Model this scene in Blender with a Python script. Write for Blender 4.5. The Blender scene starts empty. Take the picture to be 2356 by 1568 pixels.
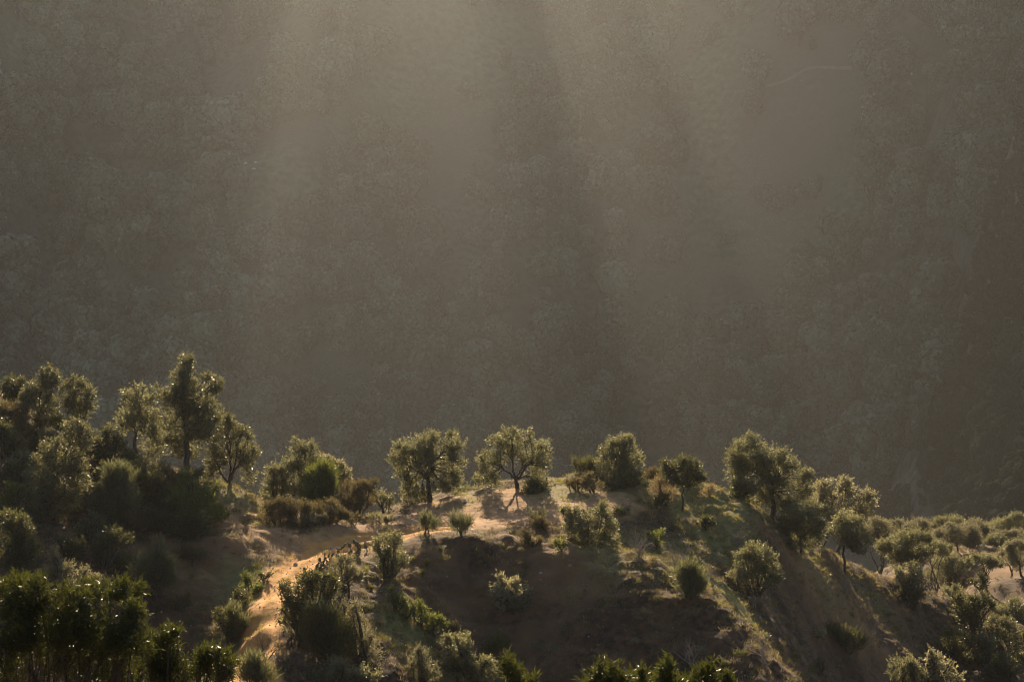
import bpy, math
import numpy as np
from mathutils import Vector

# ------------------------------------------------------------------ camera, sky, sun, exposure
scn = bpy.context.scene
COL = scn.collection
PITCH = math.radians(-6.0)
HF = math.radians(30.0)
cam_d = bpy.data.cameras.new('camera')
cam_d.sensor_fit = 'HORIZONTAL'
cam_d.angle = HF
cam_d.clip_start = 0.5
cam_d.clip_end = 4000
cam = bpy.data.objects.new('camera', cam_d)
cam.rotation_euler = (math.radians(90) + PITCH, 0, 0)
COL.objects.link(cam)
scn.camera = cam

SUN_EL, SUN_AZ = math.radians(22.5), math.radians(-4.0)      # azimuth from +Y, negative = left
SUNV = Vector((math.sin(SUN_AZ) * math.cos(SUN_EL), math.cos(SUN_AZ) * math.cos(SUN_EL), math.sin(SUN_EL)))
world = bpy.data.worlds.new('World')
scn.world = world
world.use_nodes = True
wn = world.node_tree.nodes
sky = wn.new('ShaderNodeTexSky')
sky.sky_type = 'NISHITA'
sky.sun_disc = False
sky.sun_elevation = SUN_EL
sky.sun_rotation = SUN_AZ
sky.dust_density = 1.0
sky.air_density = 0.7
world.node_tree.links.new(sky.outputs[0], wn['Background'].inputs[0])
wn['Background'].inputs[1].default_value = 0.075
world.cycles.sampling_method = 'NONE'
sun_d = bpy.data.lights.new('sun', 'SUN')
sun_d.energy = 5.0
sun_d.angle = math.radians(0.5)
sun_d.color = (1.0, 0.785, 0.52)
sun = bpy.data.objects.new('sun', sun_d)
sun.rotation_euler = (-SUNV).to_track_quat('-Z', 'Y').to_euler()
COL.objects.link(sun)
scn.view_settings.view_transform = 'Standard'
scn.view_settings.look = 'None'
scn.view_settings.gamma = 1.0
scn.view_settings.use_curve_mapping = False
scn.view_settings.exposure = 1.25
scn.render.engine = 'CYCLES'
cy = scn.cycles
cy.max_bounces = 3
cy.diffuse_bounces = 2
cy.glossy_bounces = 1
cy.transmission_bounces = 3
cy.volume_bounces = 0
cy.sample_clamp_indirect = 3.0
cy.use_denoising = True
cy.denoiser = 'OPENIMAGEDENOISE'
cy.denoising_input_passes = 'RGB_ALBEDO_NORMAL'
cy.denoising_prefilter = 'ACCURATE'
cy.use_adaptive_sampling = False
cy.filter_width = 1.2
HAZE_DENSITY = 0.000057
HAZE_G = 0.6

# ------------------------------------------------------------------ pixel <-> world (2356 x 1568 view of the photograph)
FV = 1178.0 / math.tan(HF / 2)
CP, SP = math.cos(PITCH), math.sin(PITCH)

def pt(vx, vy, D):
    u = (vx - 1178.0) / FV
    w = -(vy - 784.0) / FV
    dx, dy, dz = u, CP - w * SP, SP + w * CP
    k = D / dy
    return np.array((dx * k, D, dz * k))

# ------------------------------------------------------------------ noise, splines
def _hash(ix, iy, seed):
    n = (ix.astype(np.int64) * 374761393 + iy.astype(np.int64) * 668265263 + seed * 974711) & 0x7fffffff
    n = ((n ^ (n >> 13)) * 1274126177) & 0x7fffffff
    n = (n ^ (n >> 16)) & 0xffff
    return n / 65535.0

def vnoise(x, y, seed=0):
    x = np.asarray(x, float); y = np.asarray(y, float)
    ix = np.floor(x); iy = np.floor(y)
    fx = x - ix; fy = y - iy
    fx = fx * fx * fx * (fx * (fx * 6 - 15) + 10); fy = fy * fy * fy * (fy * (fy * 6 - 15) + 10)
    a = _hash(ix, iy, seed); b = _hash(ix + 1, iy, seed)
    c = _hash(ix, iy + 1, seed); d = _hash(ix + 1, iy + 1, seed)
    return (a * (1 - fx) + b * fx) * (1 - fy) + (c * (1 - fx) + d * fx) * fy - 0.5

def fbm(x, y, seed=0, octv=4, gain=0.5):
    s = 0; a = 1.0; f = 1.0
    for o in range(octv):
        s = s + a * vnoise(x * f + 17.3 * o, y * f - 9.1 * o, seed + o)
        a *= gain; f *= 2.03
    return s

class TPS:
    def __init__(s, P, reg=0.02, sc=50.0):
        P = np.array(P, float)
        s.sc = sc
        s.X = P[:, :2] / sc
        n = len(P)
        r2 = ((s.X[:, None] - s.X[None]) ** 2).sum(-1)
        K = 0.5 * r2 * np.log(r2 + 1e-12) + reg * 1e-2 * np.eye(n)
        A = np.zeros((n + 3, n + 3))
        A[:n, :n] = K
        A[:n, n] = 1; A[:n, n + 1:] = s.X
        A[n:, :n] = A[:n, n:].T
        s.w = np.linalg.solve(A, np.concatenate([P[:, 2], np.zeros(3)]))
    def __call__(s, x, y):
        x = np.asarray(x, float); y = np.asarray(y, float)
        sh = x.shape
        q = np.stack([x.ravel(), y.ravel()], 1) / s.sc
        out = np.empty(len(q))
        n = len(s.X)
        for i in range(0, len(q), 20000):
            b = q[i:i + 20000]
            r2 = (b[:, :1] - s.X[None, :, 0]) ** 2 + (b[:, 1:2] - s.X[None, :, 1]) ** 2
            out[i:i + 20000] = (0.5 * r2 * np.log(r2 + 1e-12)) @ s.w[:n] + s.w[n] + b @ s.w[n + 1:]
        return out.reshape(sh)

def sstep(a, b, x):
    t = np.clip((x - a) / (b - a), 0, 1)
    return t * t * (3 - 2 * t)

# ------------------------------------------------------------------ mesh helpers
def mesh_np(name, V, F, mats, smooth=False, fattr=None, vcol=None):
    """V (n,3); F (m,3) or (m,4) index array."""
    V = np.ascontiguousarray(V, np.float32); F = np.ascontiguousarray(F, np.int32)
    k = F.shape[1]; m = len(F)
    me = bpy.data.meshes.new(name)
    me.vertices.add(len(V)); me.vertices.foreach_set('co', V.ravel())
    me.loops.add(m * k); me.loops.foreach_set('vertex_index', F.ravel())
    me.polygons.add(m)
    me.polygons.foreach_set('loop_start', np.arange(0, m * k, k, dtype=np.int32))
    me.polygons.foreach_set('loop_total', np.full(m, k, np.int32))
    me.update(calc_edges=True)
    me.polygons.foreach_set('use_smooth', np.full(m, smooth, bool))
    if fattr is not None:
        a = me.attributes.new('tint', 'FLOAT', 'FACE')
        a.data.foreach_set('value', np.ascontiguousarray(fattr, np.float32))
    if vcol is not None:
        a = me.attributes.new('cover', 'FLOAT_COLOR', 'POINT')
        a.data.foreach_set('color', np.ascontiguousarray(vcol, np.float32).ravel())
    for mt in (mats if isinstance(mats, (list, tuple)) else [mats]):
        me.materials.append(mt)
    return me

def obj(name, me, parent=None, loc=None):
    o = bpy.data.objects.new(name, me)
    COL.objects.link(o)
    if parent is not None: o.parent = parent
    if loc is not None: o.location = loc
    return o

def tag(o, label=None, cat=None, group=None, kind=None):
    if label: o['label'] = label
    if cat: o['category'] = cat
    if group: o['group'] = group
    if kind: o['kind'] = kind
    return o

def empty(name, loc):
    o = bpy.data.objects.new(name, None)
    o.location = loc
    o.empty_display_size = 0.3
    COL.objects.link(o)
    return o

class Tubes:
    def __init__(s): s.V = []; s.F = []; s.n = 0
    def add(s, P, R, sides=6):
        P = np.asarray(P, float); R = np.asarray(R, float)
        T = np.gradient(P, axis=0); T /= np.linalg.norm(T, axis=1, keepdims=True) + 1e-9
        ref = np.array((0.31, 0.87, 0.12)) if abs(T[0, 0]) < .8 else np.array((0.1, .2, .95))
        A = np.cross(T, ref); A /= np.linalg.norm(A, axis=1, keepdims=True) + 1e-9
        B = np.cross(T, A)
        an = np.linspace(0, 2 * math.pi, sides, endpoint=False)
        ring = P[:, None] + R[:, None, None] * (np.cos(an)[None, :, None] * A[:, None] + np.sin(an)[None, :, None] * B[:, None])
        n = len(P)
        s.V.append(ring.reshape(-1, 3))
        i = np.arange(n - 1)[:, None] * sides + np.arange(sides)[None]
        j = np.arange(n - 1)[:, None] * sides + (np.arange(sides)[None] + 1) % sides
        f = np.stack([i, j, j + sides, i + sides], -1).reshape(-1, 4) + s.n
        s.F.append(f); s.n += n * sides
    def mesh(s, name, mat):
        return mesh_np(name, np.concatenate(s.V), np.concatenate(s.F), mat, smooth=True)

def limb_path(a, b, rng, sag=0.15, n=7):
    a = np.asarray(a, float); b = np.asarray(b, float)
    t = np.linspace(0, 1, n)[:, None]
    L = np.linalg.norm(b - a)
    c = (a + b) / 2 + rng.normal(0, sag * L, 3) * (1, 1, .5)
    c[2] = max(c[2], min(a[2], b[2]))
    P = (1 - t) ** 2 * a + 2 * t * (1 - t) * c + t * t * b
    P[1:-1] += rng.normal(0, 0.025 * L, (n - 2, 3))
    return P

# ------------------------------------------------------------------ materials
def new_mat(name):
    m = bpy.data.materials.new(name); m.use_nodes = True
    nt = m.node_tree
    for n in list(nt.nodes): nt.nodes.remove(n)
    out = nt.nodes.new('ShaderNodeOutputMaterial')
    return m, nt, out

def N(nt, t, **kw):
    n = nt.nodes.new(t)
    for k, v in kw.items(): setattr(n, k, v)
    return n

def mixc(nt, fac, a, b):
    n = nt.nodes.new('ShaderNodeMix'); n.data_type = 'RGBA'
    for sock, v in ((n.inputs[0], fac), (n.inputs[6], a), (n.inputs[7], b)):
        if hasattr(v, 'links'): nt.links.new(v, sock)
        elif isinstance(v, (int, float)): sock.default_value = v
        else: sock.default_value = (*v, 1) if len(v) == 3 else v
    return n.outputs[2]

def leaf_mat(name, dark, light, trans, tmix=0.35, rough=0.38, spec=0.5):
    m, nt, out = new_mat(name)
    at = N(nt, 'ShaderNodeAttribute', attribute_name='tint')
    c = mixc(nt, at.outputs['Fac'], dark, light)
    p = N(nt, 'ShaderNodeBsdfPrincipled')
    nt.links.new(c, p.inputs['Base Color'])
    p.inputs['Roughness'].default_value = rough
    p.inputs['Specular IOR Level'].default_value = spec
    tr = N(nt, 'ShaderNodeBsdfTranslucent')
    c2 = mixc(nt, at.outputs['Fac'], [v * .6 for v in trans], [v * 1.25 for v in trans])
    nt.links.new(c2, tr.inputs['Color'])
    mx = N(nt, 'ShaderNodeMixShader'); mx.inputs[0].default_value = tmix
    nt.links.new(p.outputs[0], mx.inputs[1]); nt.links.new(tr.outputs[0], mx.inputs[2])
    nt.links.new(mx.outputs[0], out.inputs[0])
    return m

LM = {
 'olive':  leaf_mat('olive_leaves', (.042, .05, .025), (.13, .14, .075), (.34, .325, .135), .42, .42, .45),
 'oak':    leaf_mat('oak_leaves', (.03, .038, .018), (.095, .105, .05), (.31, .29, .11), .34, .4, .45),
 'pale':   leaf_mat('pale_leaves', (.10, .10, .06), (.22, .215, .135), (.42, .38, .18), .46, .42),
 'broom':  leaf_mat('broom_stems', (.045, .058, .03), (.095, .112, .058), (.22, .22, .085), .42, .5),
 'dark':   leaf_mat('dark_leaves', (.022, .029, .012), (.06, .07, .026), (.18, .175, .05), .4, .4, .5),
 'green':  leaf_mat('green_leaves', (.035, .052, .015), (.085, .11, .028), (.22, .24, .045), .46, .45),
 'heath':  leaf_mat('heath_leaves', (.06, .054, .028), (.135, .118, .062), (.22, .175, .07), .4, .6, .25),
 'grey':   leaf_mat('grey_leaves', (.065, .07, .042), (.155, .155, .10), (.30, .27, .13), .46, .42),
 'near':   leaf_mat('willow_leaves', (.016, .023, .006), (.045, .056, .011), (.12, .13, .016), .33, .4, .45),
 'straw':  leaf_mat('straw_blades', (.20, .155, .08), (.36, .28, .15), (.36, .27, .12), .45, .6, .2),
 'grass':  leaf_mat('grass_blades', (.09, .095, .02), (.19, .19, .045), (.34, .31, .06), .52, .55, .25),
 'spur':   leaf_mat('dark_far_leaves', (.016, .02, .011), (.045, .05, .028), (.03, .03, .015), .06, .95, .03),
 'far':    leaf_mat('far_leaves', (.06, .07, .038), (.17, .18, .105), (.11, .12, .06), .12, .8, .1),
}

_nt = LM['far'].node_tree                                  # each far tree its own tone
_oi = _nt.nodes.new('ShaderNodeObjectInfo')
_mr = _nt.nodes.new('ShaderNodeMapRange'); _mr.inputs['To Min'].default_value = .5; _mr.inputs['To Max'].default_value = 1.3
_nt.links.new(_oi.outputs['Random'], _mr.inputs['Value'])
_p = [n for n in _nt.nodes if n.type == 'BSDF_PRINCIPLED'][0]
_src = _p.inputs['Base Color'].links[0].from_socket
_vm = _nt.nodes.new('ShaderNodeVectorMath'); _vm.operation = 'SCALE'
_nt.links.new(_src, _vm.inputs[0]); _nt.links.new(_mr.outputs[0], _vm.inputs['Scale']); _nt.links.new(_vm.outputs[0], _p.inputs['Base Color'])

def bark_mat(name, a, b):
    m, nt, out = new_mat(name)
    tc = N(nt, 'ShaderNodeTexCoord')
    nz = N(nt, 'ShaderNodeTexNoise'); nz.inputs['Scale'].default_value = 9; nz.inputs['Detail'].default_value = 5
    nt.links.new(tc.outputs['Object'], nz.inputs['Vector'])
    c = mixc(nt, nz.outputs['Fac'], a, b)
    p = N(nt, 'ShaderNodeBsdfPrincipled'); p.inputs['Roughness'].default_value = .85
    p.inputs['Specular IOR Level'].default_value = .25
    nt.links.new(c, p.inputs['Base Color'])
    bp = N(nt, 'ShaderNodeBump'); bp.inputs['Strength'].default_value = .5; bp.inputs['Distance'].default_value = .02
    nt.links.new(nz.outputs['Fac'], bp.inputs['Height']); nt.links.new(bp.outputs[0], p.inputs['Normal'])
    nt.links.new(p.outputs[0], out.inputs[0])
    return m
BARK = bark_mat('bark', (.035, .026, .018), (.10, .08, .058))
PALEBARK = bark_mat('pale_bark', (.15, .125, .10), (.30, .26, .21))

def ground_mat(name, scale=1.0, pal=((.05, .027, .0135), (.135, .073, .033), (.03, .02, .0105), (.27, .145, .06), (.41, .23, .095), (.16, .095, .048), (.45, .215, .055), (.60, .31, .085), (.25, .13, .04), (.14, .125, .04), (.23, .19, .065))):
    m, nt, out = new_mat(name)
    L = nt.links.new
    at = N(nt, 'ShaderNodeAttribute', attribute_name='cover')
    sp = N(nt, 'ShaderNodeSeparateColor'); L(at.outputs['Color'], sp.inputs[0])
    tc = N(nt, 'ShaderNodeTexCoord')
    def noise(sc, det=6, ro=.6):
        n = N(nt, 'ShaderNodeTexNoise'); n.inputs['Scale'].default_value = sc * scale
        n.inputs['Detail'].default_value = det; n.inputs['Roughness'].default_value = ro
        L(tc.outputs['Object'], n.inputs['Vector']); return n.outputs['Fac']
    n1, n2, n3 = noise(.35), noise(2.2), noise(9, 4, .7)
    def ramp(f, a, b):
        r = N(nt, 'ShaderNodeMapRange'); r.inputs['From Min'].default_value = a; r.inputs['From Max'].default_value = b
        L(f, r.inputs['Value']); return r.outputs[0]
    def mul(a, b):
        q = N(nt, 'ShaderNodeMath', operation='MULTIPLY')
        for s, v in zip(q.inputs, (a, b)):
            if hasattr(v, 'links'): L(v, s)
            else: s.default_value = v
        return q.outputs[0]
    scrub = mixc(nt, ramp(n1, .35, .65), pal[0], pal[1])      # dry earth with litter
    scrub = mixc(nt, ramp(n2, .44, .6), scrub, pal[2])
    soil = mixc(nt, ramp(n2, .3, .7), pal[3], pal[4])         # bare earth
    soil = mixc(nt, mul(ramp(n3, .55, .75), .55), soil, pal[5])
    path = mixc(nt, ramp(n2, .3, .7), pal[6], pal[7])           # trodden path
    path = mixc(nt, mul(ramp(n3, .52, .72), .45), path, pal[8])
    green = mixc(nt, ramp(n2, .35, .65), pal[9], pal[10])
    c = mixc(nt, sp.outputs[0], scrub, soil)
    c = mixc(nt, sp.outputs[2], c, path)
    gq = N(nt, 'ShaderNodeMath', operation='ADD'); L(sp.outputs[1], gq.inputs[0])
    sb = N(nt, 'ShaderNodeMath', operation='SUBTRACT'); L(n3, sb.inputs[0]); sb.inputs[1].default_value = .5
    L(mul(sb.outputs[0], 1.6), gq.inputs[1])
    gm = ramp(gq.outputs[0], .35, .75)
    c = mixc(nt, mul(gm, ramp(sp.outputs[1], .05, .3)), c, green)
    p = N(nt, 'ShaderNodeBsdfPrincipled'); p.inputs['Roughness'].default_value = .9
    p.inputs['Specular IOR Level'].default_value = .2
    L(c, p.inputs['Base Color'])
    ad = N(nt, 'ShaderNodeMath', operation='ADD'); L(n2, ad.inputs[0]); L(mul(n3, .5), ad.inputs[1])
    bp = N(nt, 'ShaderNodeBump'); bp.inputs['Strength'].default_value = .6; bp.inputs['Distance'].default_value = .12 / scale
    L(ad.outputs[0], bp.inputs['Height']); L(bp.outputs[0], p.inputs['Normal'])
    L(p.outputs[0], out.inputs[0])
    return m
GROUND = ground_mat('earth')
FARGROUND = ground_mat('far_earth', .12, ((.05, .05, .028), (.085, .075, .045), (.045, .045, .026), (.085, .06, .042), (.12, .085, .058), (.07, .052, .036), (.28, .21, .15), (.36, .28, .2), (.2, .15, .1), (.055, .066, .03), (.10, .11, .052)))

def plain(name, a, b, rough=.8, sc=6):
    m, nt, out = new_mat(name)
    tc = N(nt, 'ShaderNodeTexCoord')
    nz = N(nt, 'ShaderNodeTexNoise'); nz.inputs['Scale'].default_value = sc; nz.inputs['Detail'].default_value = 5
    nt.links.new(tc.outputs['Object'], nz.inputs['Vector'])
    p = N(nt, 'ShaderNodeBsdfPrincipled'); p.inputs['Roughness'].default_value = rough
    nt.links.new(mixc(nt, nz.outputs['Fac'], a, b), p.inputs['Base Color'])
    nt.links.new(p.outputs[0], out.inputs[0])
    return m
STONE = plain('stone', (.30, .26, .21), (.48, .44, .38))
PALESTONE = plain('pale_stone', (.70, .68, .64), (.85, .84, .8))
CACTUS = plain('cactus_skin', (.05, .062, .022), (.10, .11, .045), .5, 4)

# ------------------------------------------------------------------ near terrain
CREST = [(490,1127,118),(560,1135,119),(620,1165,120),(700,1185,121),(800,1190,122),(860,1178,123),(930,1160,123),(1000,1148,123),
 (1120,1128,123),(1200,1124,123),(1280,1110,124),(1400,1106,125),(1500,1112,125),(1600,1122,126),(1660,1142,126),(1750,1180,127),
 (1800,1215,128),(1900,1262,131),(2000,1312,135),(2080,1350,138)]
LEFTTOP = [(-250,800,121),(0,930,118),(100,990,117),(200,1010,116),(300,1070,116),(400,1090,116)]
OTHER = [
 # mound and cut bank left of the path
 (560,1190,112),(620,1214,109.3),(700,1220,110.2),(800,1220,111.3),(880,1220,112.3),(960,1214,112.8),
 (540,1236,106.5),(600,1280,106),(680,1272,107.6),(760,1256,109),(860,1240,110.6),
 # terrace
 (1000,1180,118),(1100,1178,117.5),(1200,1168,118),(1350,1150,119),(1010,1214,112.6),(1110,1214,112.2),(1240,1204,112.8),(1300,1194,114.4),(1450,1170,117.5),
 # lit shelf right of the terrace
 (1240,1236,110.2),(1400,1232,113),(1500,1212,117),(1550,1290,109.5),(1640,1330,107.3),(1700,1265,118),(1650,1182,121),
 # lip of the shaded bowl
 (950,1229,110.8),(1100,1240,109.6),(1200,1257,108.6),(1300,1278,107),(1400,1303,105.2),(1500,1343,103),(1600,1379,101.5),(1680,1423,99.8),(1750,1481,98.5),(1810,1531,99),(1850,1570,101),(1910,1630,104),
 # bowl face
 (1000,1300,107.4),(1100,1350,106),(1200,1370,104.9),(1300,1400,103),(1500,1450,99.8),(1620,1470,98.4),(1100,1500,101.5),(1300,1540,99),(1600,1545,96.3),(1300,1750,95),(1700,1700,92.5),
 # spur with bushes right of the path
 (640,1425,95.8),(700,1335,102.8),(780,1282,107),(860,1300,106),(760,1400,98.3),(700,1500,91.5),(850,1450,97.3),(900,1560,92.3),(900,1350,104),(980,1440,101),(1060,1560,96.8),(760,1620,87),
 # path
 (580,1500,89.5),(610,1440,94),(625,1380,98.5),(650,1330,102.5),(690,1290,106),(750,1265,108.5),(820,1250,110),(900,1238,111),(960,1226,111.9),(560,1568,85),(530,1620,81),
 # left hill
 (0,1100,109),(150,1200,105.5),(300,1230,106),(420,1200,109),(500,1215,109),(0,1320,98),(150,1330,98),(300,1340,100.5),(400,1400,100),(480,1300,104.3),(480,1400,101.2),(540,1300,104.6),(545,1400,100.2),(400,1490,97.3),(430,1560,95.3),(300,1500,96),(550,1500,94.6),(525,1570,92),(200,1568,90),(0,1568,86),(590,1400,97.2),(575,1450,93.6),(-300,1200,100),(-300,1500,82),
 # right flank
 (1700,1330,113),(1800,1300,119.5),(1800,1400,114.5),(1900,1350,123.5),(1900,1500,117.5),(2000,1400,129),(2000,1530,121.5),(2100,1450,133),(2200,1545,130),(2200,1400,152),(2110,1380,146),
 (2150,1277,185),(2356,1277,185),(2250,1262,193),(2356,1322,168),(2250,1342,160),(2356,1400,152),(2356,1560,131),(2000,1680,112),(2300,1700,118),(2600,1277,185),(2600,1400,152),(2700,1600,130),
]
P = [pt(*c) for c in CREST + LEFTTOP + OTHER]
for c in CREST + LEFTTOP:                                    # the far side of the ridge drops away
    q = pt(*c)
    P.append(q + (0, 9, -3.2)); P.append(q + (2, 32, -17)); P.append(q + (4, 90, -60))
for vx in (2150, 2350, 2600):
    q = pt(vx, 1265, 194)
    P.append(q + (0, 10, -3)); P.append(q + (0, 45, -28))
for x in (-60, -25, 0, 30, 70):                              # the slope on which the camera stands
    for y, z in ((-20, 6), (0, -1.8), (14, -6.5), (26, -11), (45, -19.5), (62, -27), (78, -32.5)):
        P.append(np.array((x, y, z + (-x * .05 if x < 0 else -x * .04))))
_near = TPS(P)
PATH = np.array([pt(*c)[:2] for c in [(535,1620,81),(558,1568,85),(580,1500,89.5),(606,1440,94),(625,1380,98.5),(652,1330,102.5),(695,1291,105.9),(750,1266,108.4),(820,1250,110),(900,1237,111.1),(970,1224,112.1),(1040,1214,112.9)]])
TERR = np.array([pt(*c)[:2] for c in [(930,1163,122.3),(1120,1132,122.5),(1280,1122,122.5),(1420,1140,120.5),(1500,1165,118.5),(1420,1190,115.5),(1300,1200,113.6),(1240,1208,112.6),(1110,1216,111.9),(980,1218,112.2),(900,1205,114)]])

def poly_dist(px, py, L):
    d = np.full(np.shape(px), 1e9)
    for a, b in zip(L[:-1], L[1:]):
        ab = b - a; t = np.clip(((px - a[0]) * ab[0] + (py - a[1]) * ab[1]) / (ab @ ab), 0, 1)
        d = np.minimum(d, np.hypot(px - a[0] - t * ab[0], py - a[1] - t * ab[1]))
    return d
def inside(px, py, L):
    r = np.zeros(np.shape(px), bool); n = len(L)
    for i in range(n):
        a, b = L[i], L[(i + 1) % n]
        c = ((a[1] > py) != (b[1] > py)) & (px < (b[0] - a[0]) * (py - a[1]) / (b[1] - a[1] + 1e-12) + a[0])
        r ^= c
    return r

def path_mask(x, y):
    d = poly_dist(x, y, PATH)
    return d, sstep(1.5, 1.0, d + fbm(x * .9, y * .9, 5, 4) * .9)
def terr_mask(x, y):
    d = poly_dist(x, y, np.vstack([TERR, TERR[:1]])); s = np.where(inside(x, y, TERR), d, -d)
    return sstep(-.5, .6, s + fbm(x * .7, y * .7, 8, 4) * 1.2)

def H(x, y):
    x = np.asarray(x, float); y = np.asarray(y, float)
    z = _near(x, y)
    d, pm = path_mask(x, y)
    tm = terr_mask(x, y)
    tds = poly_dist(x, y, np.vstack([TERR, TERR[:1]])); tds = np.where(inside(x, y, TERR), 0, tds)
    flat = np.clip(np.maximum(sstep(4.5, 1.3, d) * .8, sstep(3.5, 0, tds) * .85) + .25 * pm, 0, 1)
    z = z + fbm(x * .09, y * .09, 1, 3) * .8 * (1 - .75 * flat)
    z = z + fbm(x * .45, y * .45, 21, 5, .55) * .42 * (1 - .8 * flat)
    # small gullies running down the slopes
    g = np.abs(vnoise(x * .55 + y * .12, y * .10, 44)) * 2
    z = z - (1 - sstep(0, .25, g)) * .2 * (1 - flat)
    # terracettes: little steps
    st = (z * 1.3 + fbm(x * .2, y * .2, 31, 3) * 1.5)
    z = z + (sstep(.35, .65, st - np.floor(st)) - .5) * .15 * (1 - flat)
    z = z + fbm(x * 1.05, y * 1.05, 66, 3) * .16 * (1 - flat)
    # wheel ruts of the path
    z = z - pm * (.14 * np.exp(-((d - .48) / .2) ** 2) + .05) * (1 + .5 * fbm(x * .35, y * .35, 3, 2))
    z = z + fbm(x * 2.2, y * 2.2, 61, 3) * (.07 - .045 * flat)
    return z

xs = np.concatenate([np.arange(-90, -38, 1.5), np.arange(-38, 44, .2), np.arange(44, 106, 1.2)])
ys = np.concatenate([np.arange(-24, 78, 1.6), np.arange(78, 92, .2), np.arange(92, 128, .17), np.arange(128, 150, .4), np.arange(150, 200, .8), np.arange(200, 262, 2.5)])
GX, GY = np.meshgrid(xs, ys)
GZ = H(GX, GY)
def Hs(x, y):                                                # height of the built mesh (bilinear)
    x = np.asarray(x, float); y = np.asarray(y, float)
    i = np.clip(np.searchsorted(xs, x) - 1, 0, len(xs) - 2); j = np.clip(np.searchsorted(ys, y) - 1, 0, len(ys) - 2)
    fx = (x - xs[i]) / (xs[i + 1] - xs[i]); fy = (y - ys[j]) / (ys[j + 1] - ys[j])
    return (GZ[j, i] * (1 - fx) + GZ[j, i + 1] * fx) * (1 - fy) + (GZ[j + 1, i] * (1 - fx) + GZ[j + 1, i + 1] * fx) * fy
_DS = np.arange(70, 225, .1)
def hit(vx, vy):
    a = pt(vx, vy, 1.0)
    R = _DS[:, None] * a[None]
    below = R[:, 2] <= Hs(R[:, 0], R[:, 1])
    if not below.any(): return None
    return R[int(np.argmax(below))]

# cover masks: R bare soil, G green grass, B path
_, pm = path_mask(GX, GY)
tm = terr_mask(GX, GY)
SOILB = [(560,1190,112,4,1),(620,1225,109,3,.9),(720,1240,109,3,.9),(800,1240,110,3,.8),(860,1225,112,3,.8),(2200,1290,180,11,.4),(2320,1300,176,9,.4),(1250,1330,107,5,.3),(1150,1450,103,6,.25),(1900,1320,126,5,.5),(500,1300,104,3,.5)]
GRASSB = [(560,1160,116,2.4,.8),(590,1330,103,1.6,.9),(590,1420,99,1.4,1),(580,1470,97.5,1.6,1),(640,1400,100.6,.7,.6),(1080,1140,121,2.2,.6),(1300,1135,121.5,3,.8),(1450,1130,122,4,.6),(1620,1150,122,3.5,1),(1660,1190,119,3,.8),
 (1450,1270,111,4,.7),(1550,1300,111,4,.8),(1640,1370,108.5,3,.8),(1700,1440,106.5,2.5,.7),(930,1500,99,2.2,.9),(960,1560,97,2,.9),(880,1330,105.5,2,.4),(1800,1230,127,3,.7),(1880,1330,124,3,.5),(1980,1350,132,3,.4)]
def blobs(L, x, y):
    m = np.zeros(np.shape(x))
    for vx, vy, D, r, s in L:
        q = pt(vx, vy, D)
        m = np.maximum(m, s * np.exp(-(((x - q[0]) / r) ** 2 + ((y - q[1]) / (r * 1.6)) ** 2)))
    return m
soil = np.clip(np.maximum(blobs(SOILB, GX, GY) + fbm(GX * .5, GY * .5, 77, 3) * .4, tm), 0, 1)
green = np.clip(blobs(GRASSB, GX, GY) * (1 - pm) + np.clip(fbm(GX * .25, GY * .25, 91, 3) * .5, 0, .4) * (1 - tm) * (1 - pm), 0, 1)
cover = np.stack([soil, green, pm, np.ones_like(pm)], -1).reshape(-1, 4)
nx, ny = len(xs), len(ys)
idx = np.arange(nx * ny).reshape(ny, nx)
F = np.stack([idx[:-1, :-1], idx[:-1, 1:], idx[1:, 1:], idx[1:, :-1]], -1).reshape(-1, 4)
V = np.stack([GX, GY, GZ], -1).reshape(-1, 3)
fpm = pm.reshape(-1)[F].mean(1) > .5
ftm = (tm.reshape(-1)[F].mean(1) > .5) & ~fpm
def sub(name, sel):
    f = F[sel]
    u, inv = np.unique(f, return_inverse=True)
    o = obj(name, mesh_np(name, V[u], inv.reshape(-1, 4), GROUND, smooth=True, vcol=cover[u]))
    o['kind'] = 'structure'
    return o
sub('hillside', ~fpm & ~ftm); sub('dirt_path', fpm); sub('bare_clearing', ftm)

# ------------------------------------------------------------------ far hillside
FP = [(1200,100,700),(1200,400,650),(1200,800,592),(1200,1100,556),(900,200,672),(900,500,630),(900,900,576),(700,400,608),(700,700,578),(700,1000,562),
 (500,600,570),(500,900,545),(300,800,545),(300,1000,534),(150,900,535),(0,1000,525),
 (900,60,680),(750,180,645),(650,300,618),(560,390,598),(480,450,586),(330,560,570),(150,700,552),(50,780,542),
 (700,60,738),(500,100,786),(500,300,742),(300,50,772),(300,300,732),(300,480,708),(100,100,742),(100,400,704),(100,600,682),(0,700,655),(0,300,690),(-200,300,640),(-200,700,590),
 (1500,100,700),(1500,300,676),(1500,500,638),(1500,900,582),(1350,650,622),(1800,100,690),(1800,250,660),(1800,400,648),(1800,800,588),(1800,1100,550),(2000,300,645),(2000,700,592),(2000,1100,545),
 (2130,100,655),(2130,500,600),(2130,900,545),(2190,100,640),(2180,400,600)]
SPUR = [(2335,-80,960),(2322,50,900),(2306,200,830),(2290,400,760),(2275,600,700),(2258,800,640),(2225,1000,565),(2175,1200,480)]
SPURF = [(2410,-80,761),(2400,150,683),(2390,400,616),(2375,650,554),(2362,900,481),(2370,1200,425),(2290,1200,481),(2320,900,610),(2335,600,644),(2350,300,744),(2500,300,548),(2500,800,431),(2600,1200,330)]
FS = 1.55
Q = [pt(a, b, D * (FS if a < 2250 else 1)) for a, b, D in FP] + [pt(*c) for c in SPUR + SPURF]
for c in SPUR: Q.append(pt(*c) + (6, 45, -26)); Q.append(pt(*c) + (-12, 95, -75))
def crest_z(x): return 140.0
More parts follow.
